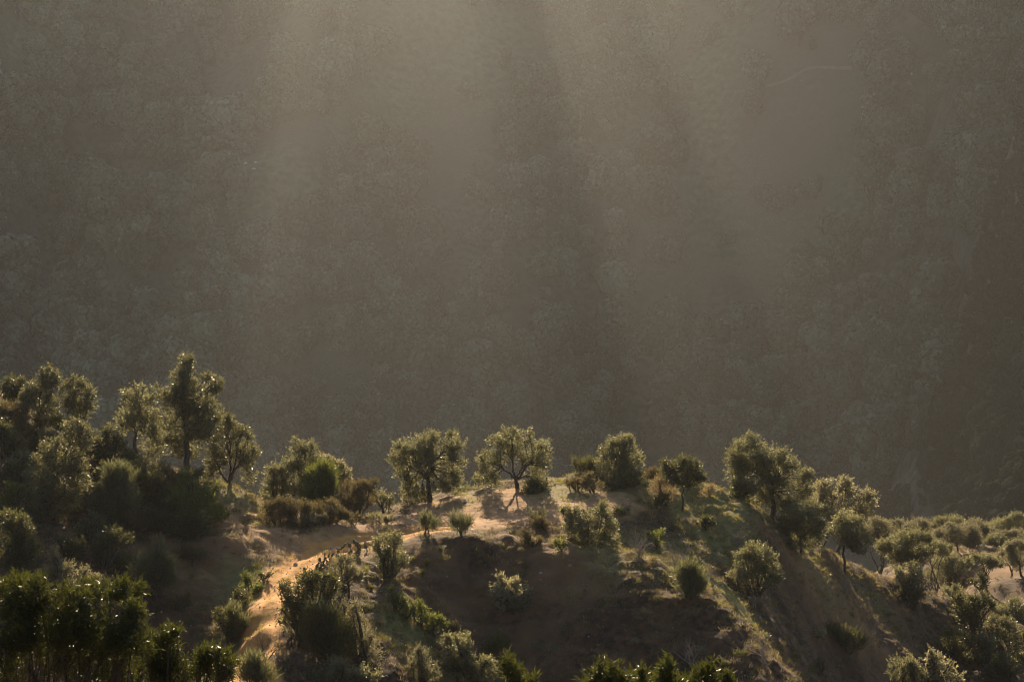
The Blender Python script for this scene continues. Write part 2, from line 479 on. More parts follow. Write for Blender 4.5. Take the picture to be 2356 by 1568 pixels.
SHAFT_PEAKS = np.array([(-720,400),(-260,400),(-190,390),(-150,320),(-130,175),(-114,260),(-100,150),(-84,112),(-64,110),(-48,122),(-37,205),(-24,245),(-10,215),(4,125),(18,110),(29,190),(38,190),(48,122),(60,150),(72,240),(92,330),(130,430),(200,450),(720,450)], float)  # invented peaks and notches above the frame, cutting sun shafts and side shade
for x in np.arange(-660, 661, 110):
    Q += [np.array((x, 540, -200)), np.array((x, 400, -165)), np.array((x, 250, -118)), np.array((x, 1490, crest_z(x) - 120)), np.array((x, 1680, crest_z(x) - 180))]
    Q += [np.array((x, 1262 + (70 if -400 < x < -62 else 0), crest_z(x)))]
_far = TPS(Q, reg=.05, sc=200)
def shaft_bump(x):  # height of the unseen peaks added to shape the light
    return np.interp(x, SHAFT_PEAKS[:, 0], SHAFT_PEAKS[:, 1]) - 140 + 14 * vnoise(x / 10, x * 0, 14)
def crest_y(x): return 1276 + np.where((x > -400) & (x < -62), 70, 0)
def HF_(x, y):
    z = _far(x, y)
    rdg = 1 - 2 * np.abs(vnoise(x / 95 + y / 260, y / 210 - x / 400, 45)) * 2
    z = z + (rdg * 17 + fbm(x / 90, y / 90, 41, 4) * 22 + fbm(x / 20, y / 20, 51, 3) * 2.5) * sstep(250, 500, y)
    z = z + np.exp(-((y - crest_y(x)) / 42) ** 2) * shaft_bump(x)
    return z
fx = np.concatenate([np.arange(-720, -350, 12), np.arange(-350, 351, 4.0), np.arange(362, 722, 12)])
fy = np.concatenate([np.arange(236, 420, 7), np.arange(420, 1390, 4.0), np.arange(1390, 1700, 14)])
FX, FY = np.meshgrid(fx, fy)
FZ = np.maximum(np.minimum(HF_(FX, FY), 505 + fbm(FX / 30, FY / 30, 83, 3) * 20), -215 + fbm(FX / 40, FY / 40, 81, 3) * 6)
def Hf(x, y):
    i = np.clip(np.searchsorted(fx, x) - 1, 0, len(fx) - 2); j = np.clip(np.searchsorted(fy, y) - 1, 0, len(fy) - 2)
    a = np.clip((x - fx[i]) / (fx[i + 1] - fx[i]), 0, 1); b = np.clip((y - fy[j]) / (fy[j + 1] - fy[j]), 0, 1)
    return (FZ[j, i] * (1 - a) + FZ[j, i + 1] * a) * (1 - b) + (FZ[j + 1, i] * (1 - a) + FZ[j + 1, i + 1] * a) * b
_DF = np.arange(240, 1400, 1.5)
def hitf(vx, vy):
    a = pt(vx, vy, 1.0); R = _DF[:, None] * a[None]
    below = R[:, 2] <= Hf(R[:, 0], R[:, 1])
    if not below.any(): return None
    return R[int(np.argmax(below))]
MEADOW = [(950,250,55,1),(850,120,40,.9),(1080,120,60,1),(1000,60,50,1),(700,430,45,1),(600,420,30,.9),(760,330,40,.9),(1650,180,45,1),(1700,300,50,1),(1850,330,55,.9),(1600,420,50,.8),(1950,420,50,.9),(1700,480,50,.7),(1850,560,50,.8),(80,120,40,.8),(1500,150,30,.6)]
FIELD = [(1800,200,28,1),(1860,230,28,1),(1880,180,22,.9),(1900,290,16,.8),(690,290,25,.5),(1000,330,40,.5)]
def fblobs(L, x, y):
    m = np.zeros(np.shape(x))
    for vx, vy, r, s in L:
        q = hitf(vx, vy)
        if q is None: continue
        m = np.maximum(m, s * np.exp(-(((x - q[0]) / (r * .62 * FS)) ** 2 + ((y - q[1]) / (r * .62 * FS)) ** 2)))
    return m
meadow = np.clip(fblobs(MEADOW, FX, FY) + fbm(FX / 22, FY / 22, 71, 3) * .25, 0, 1)
field = np.clip(fblobs(FIELD, FX, FY), 0, 1)
TRAIL = []
for vx, vy in ((1690,218),(1760,205),(1820,190),(1850,172),(1900,166),(1960,158)):
    q = hitf(vx, vy); TRAIL.append(q[:2])
trail = sstep(4.2, 2.0, poly_dist(FX, FY, np.array(TRAIL)))
fcov = np.stack([field * .8, meadow * (1 - field), trail * 0, np.ones_like(trail)], -1).reshape(-1, 4)
idx = np.arange(FX.size).reshape(FX.shape)
FF = np.stack([idx[:-1, :-1], idx[:-1, 1:], idx[1:, 1:], idx[1:, :-1]], -1).reshape(-1, 4)
o = obj('far_hillside', mesh_np('far_hillside', np.stack([FX, FY, FZ], -1).reshape(-1, 3), FF, FARGROUND, smooth=True, vcol=fcov))
o['kind'] = 'structure'

_t = np.array(TRAIL); _s = np.linspace(0, len(_t) - 1, 60)
_tx, _ty = np.interp(_s, range(len(_t)), _t[:, 0]), np.interp(_s, range(len(_t)), _t[:, 1])
_dx, _dy = np.gradient(_tx), np.gradient(_ty); _l = np.hypot(_dx, _dy)
_wd = .55 + fbm(_s * .8, _s * 0, 6, 2) * .5
_L = np.stack([_tx - _dy / _l * _wd, _ty + _dx / _l * _wd], 1); _R = np.stack([_tx + _dy / _l * _wd, _ty - _dx / _l * _wd], 1)
_V = np.stack([_L, _R], 1).reshape(-1, 2); _V = np.column_stack([_V, Hf(_V[:, 0], _V[:, 1]) + .35])
_F = np.array([(2 * i, 2 * i + 1, 2 * i + 3, 2 * i + 2) for i in range(59)])
obj('far_path', mesh_np('far_path', _V, _F, FARGROUND, vcol=np.tile((1., 0, .08, 1.), (120, 1))))['kind'] = 'structure'

# ------------------------------------------------------------------ foliage
SPEC = {  # L leaf length, asp width/length, K leaves a twig, tw twig length, dens leaves per m2 of outline, up, spread, limb colour
 'olive': dict(L=.125, asp=.34, K=9, tw=.42, dens=560, up=.55, spread=.7),
 'oak':   dict(L=.12, asp=.46, K=9, tw=.38, dens=500, up=.5, spread=.9),
 'pale':  dict(L=.14, asp=.42, K=9, tw=.45, dens=430, up=.6, spread=.8),
 'broom': dict(L=.34, asp=.075, K=6, tw=.55, dens=560, up=1.3, spread=.28),
 'dark':  dict(L=.11, asp=.45, K=9, tw=.34, dens=720, up=.7, spread=.8),
 'green': dict(L=.12, asp=.36, K=9, tw=.36, dens=650, up=.9, spread=.6),
 'heath': dict(L=.16, asp=.16, K=8, tw=.30, dens=800, up=.9, spread=.55),
 'grey':  dict(L=.12, asp=.30, K=9, tw=.40, dens=620, up=.9, spread=.6),
 'near':  dict(L=.075, asp=.17, K=13, tw=.17, dens=4200, up=.7, spread=.75),
 'straw': dict(L=.20, asp=.10, K=7, tw=.35, dens=520, up=.9, spread=.5),
}

def quads_leaf(pos, d, L, W, rng):
    n = np.cross(d, rng.normal(size=d.shape)); n /= np.linalg.norm(n, axis=1, keepdims=True) + 1e-9
    s = np.cross(n, d)
    m = pos + d * (L * .45)[:, None] + n * (L * .06)[:, None]
    V = np.stack([pos, m + s * (W * .5)[:, None], pos + d * L[:, None], m - s * (W * .5)[:, None]], 1).reshape(-1, 3)
    F = np.arange(len(pos) * 4).reshape(-1, 4)
    return V, F

def foliage(C, R, sp, rng, dens_mul=1.0):
    """leaf quads for lobes centred C (n,3) with radii R (n,3); also returns the clump centres of every lobe."""
    Pb, Dv, Tc, clumps = [], [], [], []
    for c, r in zip(C, R):
        n = max(6, int(sp['dens'] * 1.44 * dens_mul * math.pi * r[0] * r[2] / sp['K']))
        k = int(np.clip(5 + 3.5 * r[0] * r[2], 5, 16))
        u = rng.normal(size=(k, 3)); u /= np.linalg.norm(u, axis=1, keepdims=True)
        cc = c + u * r * rng.uniform(.35, .82, (k, 1))
        clumps.append(cc)
        w = rng.integers(0, k, n)
        q = cc[w] + rng.normal(size=(n, 3)) * r * .27
        loose = rng.random(n) < (.18 if sp['L'] > .08 else .5)
        u2 = rng.normal(size=(n, 3)); u2 /= np.linalg.norm(u2, axis=1, keepdims=True)
        q = np.where(loose[:, None], c + u2 * r * rng.uniform(.5, 1.0, (n, 1)), q)
        o = (q - c) / r; on = np.linalg.norm(o, axis=1, keepdims=True)
        q = np.where(on > 1.0, c + o / on * r * rng.uniform(.8, 1.03, (n, 1)), q)
        d = .7 * o / (on + 1e-6) + np.array((0, 0, sp['up'])) + rng.normal(0, .45, (n, 3))
        d /= np.linalg.norm(d, axis=1, keepdims=True)
        Pb.append(q - d * sp['tw'] * .55); Dv.append(d)
        Tc.append(np.clip(rng.normal(.45, .22, n) + (rng.random(k) - .5)[w] * .45, 0, 1))
    Pb = np.concatenate(Pb); Dv = np.concatenate(Dv); Tc = np.concatenate(Tc)
    K = sp['K']; T = len(Pb)
    t = (np.arange(K)[None] + rng.random((T, K))) / K
    ln = sp['tw'] * rng.uniform(.6, 1.35, T)
    pos = Pb[:, None] + Dv[:, None] * (t * ln[:, None])[..., None]
    pos = (pos + rng.normal(0, sp['tw'] * .06, pos.shape)).reshape(-1, 3)
    d = np.repeat(Dv, K, 0) + rng.normal(0, sp['spread'], (T * K, 3))
    d /= np.linalg.norm(d, axis=1, keepdims=True)
    L = sp['L'] * rng.uniform(.72, 1.5, T * K)
    V, F = quads_leaf(pos, d, L, L * sp['asp'] * rng.uniform(.8, 1.2, T * K), rng)
    tint = np.clip(np.repeat(Tc, K) + rng.normal(0, .12, T * K), 0, 1)
    return V, F, tint, clumps

PLANT_SEED = [100]
def plant(name, label, cat, group, Z, base, lobes, kind, D=None, tree=False, trunk=None, dens=1.0, fork=None, thick=.75, mat=None, bark=None, stemr=1.0):
    PLANT_SEED[0] += 1
    rng = np.random.default_rng(PLANT_SEED[0])
    zx, zy, s = Z
    bvx, bvy = zx + base[0] * s, zy + base[1] * s
    if D is None:
        g = hit(bvx, bvy)
        if g is None: g = pt(bvx, bvy, 120.)
        D = g[1]
    g = pt(bvx, bvy, D)
    g = np.array((g[0], D, float(Hs(g[0], D))))
    mpp = D * 1.014 / FV
    C, R = [], []
    xs_ = [l[0] for l in lobes]; wid = (max(xs_) - min(xs_)) * s * mpp * .5 + .3
    for (lx, ly, rx, ry) in lobes:
        q = pt(zx + lx * s, zy + ly * s, D)
        rr = np.array((rx, (rx + ry) / 2 * 1.05, ry)) * s * mpp
        q[1] += rng.uniform(-1, 1) * wid * thick * .55
        C.append(q - g); R.append(rr * 1.12)
    for c_, r_ in list(zip(C, R)):
        for k in range(2 if len(lobes) <= 4 else 1):
            an = rng.uniform(-.4, math.pi + .4); f_ = rng.uniform(.38, .58)
            C.append(c_ + r_ * np.array((math.cos(an) * .82, rng.uniform(-.6, .6), math.sin(an) * .82))); R.append(r_ * f_)
    C = np.array(C); R = np.array(R)
    sp = SPEC[kind]
    root = empty(name, g)
    tag(root, label, cat, group)
    V, F, tint, clumps = foliage(C, R, sp, rng, dens)
    # woody parts
    top = C[:, 2].max() + R[:, 2].max() * .5
    if tree:
        r0 = (trunk or .035 * top + .04)
        fk = np.array(fork if fork is not None else (rng.normal(0, .05 * top), rng.normal(0, .05 * top), .30 * top), float)
        if fork is not None:
            f2 = pt(zx + fork[0] * s, zy + fork[1] * s, D) - g; fk = np.array((f2[0], 0, f2[2]))
        tb = Tubes()
        tb.add(limb_path((0, 0, -.25), fk, rng, .06, 7), np.linspace(r0 * 1.35, r0 * .85, 7), 9)
        obj('trunk', tb.mesh('trunk', bark or BARK), root)
        order = np.argsort(-R[:, 0] * R[:, 2])
        big = order[:min(5, len(order))]
        ends = []
        for i in big:
            lb = Tubes()
            pth = limb_path(fk, C[i] + (0, 0, .1), rng, .13, 8)
            lb.add(pth, np.linspace(r0 * .62, r0 * .16, 8), 6)
            ends.append(pth)
            for cc in clumps[i]:
                st = pth[rng.integers(4, 8)]
                lb.add(limb_path(st, cc, rng, .12, 5), np.linspace(r0 * .2, .012, 5), 4)
            for j in range(len(C)):
                if j in big: continue
                if big[int(np.argmin([np.linalg.norm(C[j] - C[b]) for b in big]))] != i: continue
                p2 = limb_path(pth[4], C[j], rng, .12, 6)
                lb.add(p2, np.linspace(r0 * .35, r0 * .1, 6), 5)
                for cc in clumps[j]:
                    lb.add(limb_path(p2[rng.integers(3, 6)], cc, rng, .12, 5), np.linspace(r0 * .16, .01, 5), 4)
            obj('limb', lb.mesh('limb', bark or BARK), root)
        obj('crown', mesh_np('crown', V, F, mat or LM[kind], fattr=tint), root)
    else:
        tb = Tubes()
        for i in range(len(C)):
            a = np.array((rng.normal(0, .12 + .15 * abs(C[i][0])), rng.normal(0, .12), -.15))
            a[0] += C[i][0] * .12
            p2 = limb_path(a, C[i], rng, .1, 6)
            tb.add(p2, np.linspace(.05, .022, 6) * (.6 + .25 * top) * stemr, 5)
            for cc in clumps[i]:
                tb.add(limb_path(p2[rng.integers(1, 6)], cc, rng, .1, 4), np.linspace(.02, .008, 4) * (.6 + .25 * top) * stemr, 3)
        obj('stems', tb.mesh('stems', bark or BARK), root)
        obj('foliage', mesh_np('foliage', V, F, mat or LM[kind], fattr=tint), root)
    return root

def bare(name, label, cat, group, Z, base, box, D=None, bark=PALEBARK, nst=4, seed=1, rad=.035, depth=4):
    rng = np.random.default_rng(seed)
    zx, zy, s = Z
    bvx, bvy = zx + base[0] * s, zy + base[1] * s
    if D is None:
        g = hit(bvx, bvy); D = g[1]
    g = pt(bvx, bvy, D); g[2] = float(Hs(g[0], D))
    mpp = D * 1.014 / FV
    x0, x1, y0 = box
    hl, hr, ht = (base[0] - x0) * s * mpp, (x1 - base[0]) * s * mpp, (base[1] - y0) * s * mpp
    root = empty(name, g); tag(root, label, cat, group)
    tw = Tubes()
    def grow(a, d, L, r, lev, tubes):
        n = 5
        P_ = [a]
        for k in range(n - 1):
            d = d + rng.normal(0, .16, 3); d[2] += .05; d /= np.linalg.norm(d)
            P_.append(P_[-1] + d * L / (n - 1))
        P_ = np.array(P_)
        tubes.add(P_, np.linspace(r, r * .55, n), 5 if lev == 0 else 3)
        if lev >= depth: return
        for k in range(rng.integers(2, 4) + (1 if lev == 0 else 0)):
            q = P_[rng.integers(2, n)] if k else P_[-1]
            dd = d + rng.normal(0, .55, 3) + np.array((0, 0, .1)); dd /= np.linalg.norm(dd)
            grow(q, dd, L * rng.uniform(.55, .8), r * .55, lev + 1, tw)
    hw = max(hl, hr, .2)
    for k in range(nst):
        stem = Tubes()
        f = (k + .5) / nst * 2 - 1
        d = np.array((f * (hr if f > 0 else hl) / ht * .9, rng.uniform(-.5, .5) * hw / ht, 1.0)); d /= np.linalg.norm(d)
        grow(np.array((rng.normal(0, .05), rng.normal(0, .05), -.12)), d, ht * .42 * rng.uniform(.8, 1.1), rad, 0, stem)
        obj('stem', stem.mesh('stem', bark), root)
    obj('twigs', tw.mesh('twigs', bark), root)
    return root

def tussock(name, label, cat, group, Z, base, w, h, D=None, mat='grass', seed=1, n=150):
    rng = np.random.default_rng(seed)
    zx, zy, s = Z
    bvx, bvy = zx + base[0] * s, zy + base[1] * s
    if D is None: D = hit(bvx, bvy)[1]
    g = pt(bvx, bvy, D); g[2] = float(Hs(g[0], D))
    mpp = D * 1.014 / FV
    w *= s * mpp; h *= s * mpp
    V, F = [], []
    for k in range(n):
        a = rng.uniform(0, 2 * math.pi); rr = w * rng.uniform(.3, 1.0); hh = h * rng.uniform(.6, 1.0)
        out = np.array((math.cos(a), math.sin(a), 0)); sd = np.array((-out[1], out[0], 0)) * rng.uniform(.010, .02)
        b0 = out * w * .12 * rng.random()
        prev = None
        for t in (0, .4, .75, 1.0):
            c = b0 + out * rr * t ** 1.6 + np.array((0, 0, hh * (1.6 * t - .75 * t * t) - .05))
            V += [c - sd * (1.05 - t), c + sd * (1.05 - t)]
            if prev is not None: F.append((prev, prev + 1, len(V) - 1, len(V) - 2))
            prev = len(V) - 2
    root = empty(name, g); tag(root, label, cat, group)
    obj('blades', mesh_np('blades', np.array(V), np.array(F), LM[mat], fattr=rng.random(len(F))), root)
    return root

Z1 = (0, 801.0, .27045); Z2 = (0, 1144.1, .27045); Z3 = (518.3, 942.4, .27045); Z4 = (518.3, 1191.2, .24041)
Z5 = (1036.6, 942.4, .27045); Z6 = (1036.6, 1191.2, .28); Z7 = (1602.1, 961.2, .32); Z8 = (1602.1, 1191.2, .32)
G_L = 'trees on the wooded hill at the left'; G_LS = 'shrubs on the wooded hill at the left'
G_R = 'trees standing along the lit ridge'; G_RS = 'shrubs along the lit ridge'
G_P = 'bushes on the spur beside the path'; G_RF = 'bushes on the steep right flank'
G_O = 'olive trees of the right-hand grove'; G_B = 'leafless shrubs'; G_N = 'bushes close in front'; G_T = 'grass tussocks'

# ---- left hill
plant('oak_tree', 'tallest tree at left, dark upright crown with pointed top', 'tree', G_L, Z1, (1590,1010), [(1560,150,60,85),(1560,290,120,110),(1780,330,95,95),(1640,450,180,140),(1480,420,90,110),(1760,530,110,120),(1560,640,190,150),(1700,700,130,120),(1560,840,140,110)], 'oak', 116, True, .17, 1.2)
plant('oak_tree', 'airy see-through tree just left of the tallest tree', 'tree', G_L, Z1, (1130,930), [(1190,350,60,75),(1110,440,80,90),(1310,400,60,80),(1200,520,130,110),(1060,580,90,90),(1250,640,150,120),(1000,680,90,80),(1330,700,90,120),(1290,860,120,100)], 'oak', 117, True, .09, .72, fork=(1150,680), mat=LM['olive'])
plant('oak_tree', 'forked broad tree at the edge of the orange mound', 'tree', G_L, Z1, (1940,1200), [(1940,610,55,60),(1930,720,110,100),(2060,740,90,90),(1850,760,90,90),(1960,870,170,110),(2110,900,80,110),(1830,930,100,110),(2130,1060,70,100),(1800,1070,80,80)], 'oak', 118, True, .13, .85, fork=(1945,1140))
plant('oak_tree', 'small two-headed tree on the left skyline, above speckled bush', 'tree', G_L, Z1, (690,720), [(665,300,60,60),(640,400,100,100),(780,430,65,90),(690,520,110,80),(590,420,50,100)], 'oak', 116, True, .09, 1.0, fork=(690,640))
plant('oak_tree', 'dense dark skyline tree, second crown from the left edge', 'tree', G_L, Z1, (390,730), [(360,230,40,50),(430,240,70,60),(330,360,110,100),(450,360,80,120),(270,430,80,90),(390,520,150,120),(380,640,120,80)], 'oak', 115, True, .12, 1.15)
plant('oak_tree', 'small round tree at the far left end of the skyline', 'tree', G_L, Z1, (110,560), [(120,290,90,55),(60,370,70,60),(160,370,60,60),(100,450,90,60)], 'dark', 117, True, .08)
plant('oak_tree', 'wide front tree full of sparkling leaves on the left slope', 'tree', G_L, Z1, (400,1560), [(620,720,120,110),(740,760,80,100),(420,860,100,90),(560,900,170,130),(340,1000,100,120),(480,1080,190,140),(660,1060,140,140),(330,1240,120,140),(520,1290,190,140),(720,1250,110,140),(420,1420,150,100)], 'oak', 106, True, .11, .85, fork=(370,1250))
plant('leafy_bush', 'low sparkling bush at the foot of the wide front tree', 'bush', G_LS, Z1, (770,1600), [(770,1470,85,80),(720,1540,90,60)], 'oak', 104)
plant('broom_bush', 'tall grey-green feathery bush in the middle of the left slope', 'bush', G_LS, Z1, (1030,1450), [(960,1080,90,80),(1050,1150,110,100),(950,1230,110,120),(1080,1300,110,140),(960,1370,100,90)], 'broom', 107)
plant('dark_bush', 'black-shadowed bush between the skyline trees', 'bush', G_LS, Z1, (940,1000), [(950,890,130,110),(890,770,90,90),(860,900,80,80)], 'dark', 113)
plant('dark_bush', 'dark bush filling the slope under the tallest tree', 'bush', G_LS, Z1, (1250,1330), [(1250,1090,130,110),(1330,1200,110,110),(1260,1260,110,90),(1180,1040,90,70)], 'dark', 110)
plant('green_bush', 'deep green bush at the right end of the left slope', 'bush', G_LS, Z1, (1650,1520), [(1590,1090,55,80),(1700,1200,110,90),(1500,1240,90,80),(1600,1330,180,130),(1780,1330,90,120),(1700,1450,150,90),(1850,1420,70,70)], 'green', 109, dens=1.1)
plant('heath_bush', 'brownish bush at the foot of the tallest tree', 'bush', G_LS, Z1, (1450,1200), [(1430,1090,120,90),(1500,1150,80,60),(1640,1080,70,60)], 'heath', 112)
plant('heath_bush', 'brown heath clump high on the left edge of the slope', 'bush', G_LS, Z1, (180,760), [(150,590,110,70),(210,680,100,60),(90,520,80,60)], 'heath', 113)
plant('dark_bush', 'dark bush on the left edge below the heath clump', 'bush', G_LS, Z1, (70,920), [(60,760,100,90),(110,850,120,80),(30,680,60,60)], 'dark', 110)
plant('leafy_bush', 'speckled bush on the left edge, halfway down the slope', 'bush', G_LS, Z1, (150,1230), [(170,960,100,90),(90,1050,100,90),(190,1120,80,90)], 'oak', 108)
plant('green_bush', 'green-tinged shaded bush on the left edge', 'bush', G_LS, Z1, (90,1380), [(110,1230,90,70),(40,1310,70,70)], 'green', 104)
plant('leafy_bush', 'dark bush with white glints at the left edge above the near foliage', 'bush', G_LS, Z2, (130,680), [(60,220,90,110),(160,310,110,120),(60,420,120,130),(290,420,80,80),(180,560,140,100)], 'dark', 97, dens=1.1)
plant('grey_bush', 'silvery bush on a diagonal behind the near foliage', 'bush', G_LS, Z2, (560,800), [(450,520,65,80),(540,620,90,80),(430,650,100,80),(740,650,50,80),(770,720,70,50),(620,700,110,70)], 'grey', 95)
plant('broom_bush', 'pointed feathery bush alone on the dark left slope', 'bush', G_LS, Z2, (1340,860), [(1350,470,65,80),(1280,580,100,90),(1430,610,85,90),(1330,700,150,100),(1240,720,80,80)], 'broom', None)
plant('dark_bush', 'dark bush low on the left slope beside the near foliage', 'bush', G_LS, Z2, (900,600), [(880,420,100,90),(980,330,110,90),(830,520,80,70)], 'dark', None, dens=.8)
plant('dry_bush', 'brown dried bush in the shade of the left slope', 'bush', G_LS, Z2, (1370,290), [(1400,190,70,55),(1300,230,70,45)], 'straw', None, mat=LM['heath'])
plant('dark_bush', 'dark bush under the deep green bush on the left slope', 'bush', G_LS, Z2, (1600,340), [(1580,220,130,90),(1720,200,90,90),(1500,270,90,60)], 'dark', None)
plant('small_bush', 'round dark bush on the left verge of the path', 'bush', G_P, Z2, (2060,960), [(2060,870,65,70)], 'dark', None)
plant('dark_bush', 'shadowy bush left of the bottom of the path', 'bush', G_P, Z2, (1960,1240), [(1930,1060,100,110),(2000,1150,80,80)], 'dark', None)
plant('small_bush', 'small tuft bush on the green verge at the path bend', 'bush', G_P, Z4, (370,595), [(380,535,60,48)], 'dark', None)
plant('small_bush', 'low grey-green bush hugging the bank left of the path', 'bush', G_P, Z4, (230,740), [(200,600,50,60),(270,680,70,48)], 'green', None)
plant('broom_bush', 'feathery bush at the bottom of the path, left side', 'bush', G_P, Z4, (90,1140), [(80,1000,90,110),(150,1060,60,80)], 'broom', None)

for (lab, b, lo, k) in (
    ('shaded bush between the speckled left-edge bush and wide front tree', (250,900), [(240,800,90,80),(290,860,80,60)], 'dark'),
    ('dark bush right of the wide front tree, under the feathery bush', (880,1560), [(870,1420,90,90),(930,1500,90,70)], 'dark'),
    ('heathy bush low under the tall grey-green feathery bush', (1120,1620), [(1110,1500,120,80),(1040,1560,80,50)], 'heath'),
    ('dark bush left of the brown dried bush', (1290,1560), [(1270,1440,90,90)], 'dark'),
    ('green bush between the two dark skyline trees', (560,820), [(540,700,90,80),(500,640,60,60)], 'green'),
    ('dark bush behind the wide front tree, under the two-headed tree', (760,960), [(790,860,80,70)], 'dark'),
    ('heathy bush on the slope right of the pointed feathery bush', (1560,1640), [(1560,1560,110,60)], 'heath'),
    ('dark bush in the gap right of the wide front tree', (880,1310), [(880,1130,100,110),(850,1230,100,90)], 'dark'),
    ('speckled bush at the left foot of the wide front tree', (230,1520), [(230,1350,110,100),(200,1440,90,80)], 'oak'),
    ('dark bush behind the see-through tree, at its foot', (1160,1110), [(1150,1000,110,90),(1060,980,80,80)], 'dark'),
    ('dark bush joining the deep green bush on its left', (1400,1480), [(1390,1330,110,110),(1330,1420,90,80)], 'dark'),
    ('olive-green bush under the second skyline crown', (470,900), [(440,780,100,80),(360,820,90,70)], 'olive')):
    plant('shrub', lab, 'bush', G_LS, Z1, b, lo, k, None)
for (lab, b, lo, k) in (
    ('dark hillside bush above the silvery diagonal bush', (560,520), [(540,420,110,80),(650,450,90,70)], 'dark'),
    ('low dark bush left of the pointed feathery bush', (1090,620), [(1080,540,100,70)], 'dark'),
    ('low heath bush between pointed feathery bush and path bank', (1640,560), [(1640,480,110,70)], 'heath'),
    ('dry heath bush low on the left slope above the near foliage', (1500,960), [(1500,890,110,60)], 'heath')):
    plant('shrub', lab, 'bush', G_LS, Z2, b, lo, k, None)
# ---- ridge, left of the clearing
plant('olive_tree', 'round-topped tree rising behind the bush clump on the ridge', 'tree', G_R, Z3, (680,760), [(640,310,80,60),(600,400,110,90),(720,400,90,100),(660,490,110,80),(660,600,100,80)], 'olive', 122.3, True, .10)
plant('pale_tree', 'pale sunlit tree at the right of the bush clump', 'tree', G_R, Z3, (930,760), [(860,470,90,80),(960,520,90,80),(920,600,100,80),(1000,580,60,70)], 'pale', 122.3, True, .08)
plant('leafy_bush', 'grey-green leafy bush at the left of the bush clump', 'bush', G_RS, Z3, (450,800), [(470,560,140,100),(400,640,90,90),(520,670,110,80),(420,500,60,60),(380,730,70,60)], 'olive', 121.2)
plant('round_bush', 'dark green rounded bush in the middle of the ridge clump', 'bush', G_RS, Z3, (790,810), [(790,590,120,90),(750,680,120,90),(870,690,80,90),(790,740,120,60)], 'broom', 119, dens=1.2, mat=LM['green'])
plant('broom_bush', 'brownish spreading bush at the right of the ridge clump', 'bush', G_RS, Z3, (1120,900), [(1060,680,100,80),(1180,700,100,90),(1220,620,65,50),(1120,790,120,80),(1030,800,70,80)], 'heath', 118.5, dens=.8)
plant('broom_bush', 'light green bush tapering onto the lit soil, left of first olive', 'bush', G_RS, Z3, (1340,840), [(1320,740,70,60),(1370,780,60,45)], 'olive', 122.5)
for (lab, b, lo) in (('low grey heath on the edge of the orange mound', (420,980), [(430,870,100,80),(370,920,70,50)]),
    ('low grey heath below the leafy ridge bush', (600,930), [(600,830,120,80),(540,880,80,50)]),
    ('widest heath cushion below the dark green round bush', (830,970), [(830,870,150,75),(930,880,80,60),(760,900,80,50)]),
    ('pale heath tuft at the front of the ridge clump', (740,1000), [(740,930,90,50),(640,950,80,40)]),
    ('small heath cushion under the brownish spreading bush', (1080,985), [(1080,920,60,40)])):
    plant('heath_bush', lab, 'bush', 'heath cushions in front of the ridge clump', Z3, b, lo, 'heath', None, mat=LM['heath'] if 'pale' not in lab else LM['grey'])
plant('small_bush', 'spiky small bush at the left end of the bare clearing', 'bush', G_RS, Z3, (1330,970), [(1310,915,80,40),(1390,930,50,25)], 'grey', None)

# ---- ridge trees
plant('olive_tree', 'first olive from the left on the ridge, leaning with split crown', 'tree', G_R, Z3, (1745,775), [(1600,290,120,80),(1740,260,90,80),(1940,280,110,85),(1480,420,95,90),(1640,420,140,110),(1770,420,120,110),(1960,420,80,80),(1900,520,90,80),(1520,540,80,70),(1570,640,70,80),(1650,690,55,60),(1870,620,75,70),(1960,600,60,60),(1700,560,80,60),(1550,710,60,55),(1900,680,60,50)], 'olive', 122.6, True, .15, 1.15, fork=(1725,600))
plant('small_bush', 'pale bush at the trunk foot of the leaning olive', 'bush', G_RS, Z3, (1600,800), [(1580,760,70,40),(1680,745,50,35)], 'pale', 123.2)
plant('small_bush', 'thin green bush on the crest right of the leaning olive', 'bush', G_RS, Z3, (1930,765), [(1930,715,90,40),(2060,690,90,40)], 'olive', 124)
plant('small_bush', 'small round bush on the clearing edge, left of two', 'bush', G_RS, Z3, (1720,1060), [(1720,990,75,60)], 'broom', None)
plant('small_bush', 'small round bush on the clearing edge, right of two', 'bush', G_RS, Z3, (2000,1070), [(2000,990,85,70)], 'broom', None)
plant('olive_tree', 'second ridge olive with open forked trunk and wide round crown', 'tree', G_R, Z5, (570,655), [(500,200,90,60),(630,230,80,70),(400,280,90,75),(520,320,120,90),(720,330,110,80),(800,380,60,90),(330,420,90,90),(420,400,80,60),(280,540,70,90),(640,420,110,70),(780,480,80,60),(720,570,110,70),(370,590,90,70),(290,620,80,55),(770,600,80,50)], 'olive', 122.6, True, .13, .8, fork=(555,590))
plant('dark_bush', 'dark twiggy bush at the foot of the second ridge olive', 'bush', G_RS, Z5, (720,740), [(720,670,100,60),(660,700,50,40)], 'heath', 121, mat=LM['dark'])
plant('olive_tree', 'conical bushy tree at the middle of the ridge', 'tree', G_R, Z5, (1430,600), [(1410,260,70,50),(1500,270,40,65),(1350,350,90,80),(1480,350,110,90),(1400,440,130,90),(1560,440,90,90),(1300,480,70,70),(1480,520,140,60),(1320,550,80,45),(1570,555,80,45)], 'olive', 124, True, .12, 1.1)
plant('dark_bush', 'dark low bush at the left flank of the conical tree', 'bush', G_RS, Z5, (1170,590), [(1160,500,85,60),(1230,530,50,50)], 'broom', 125, mat=LM['dark'])
plant('heath_bush', 'yellowish cushion bush in front of the conical tree, left', 'bush', G_RS, Z5, (1070,690), [(1060,640,80,40),(1140,590,70,45)], 'heath', None)
plant('heath_bush', 'yellowish cushion bush in front of the conical tree, right', 'bush', G_RS, Z5, (1210,700), [(1210,645,80,48)], 'heath', None)
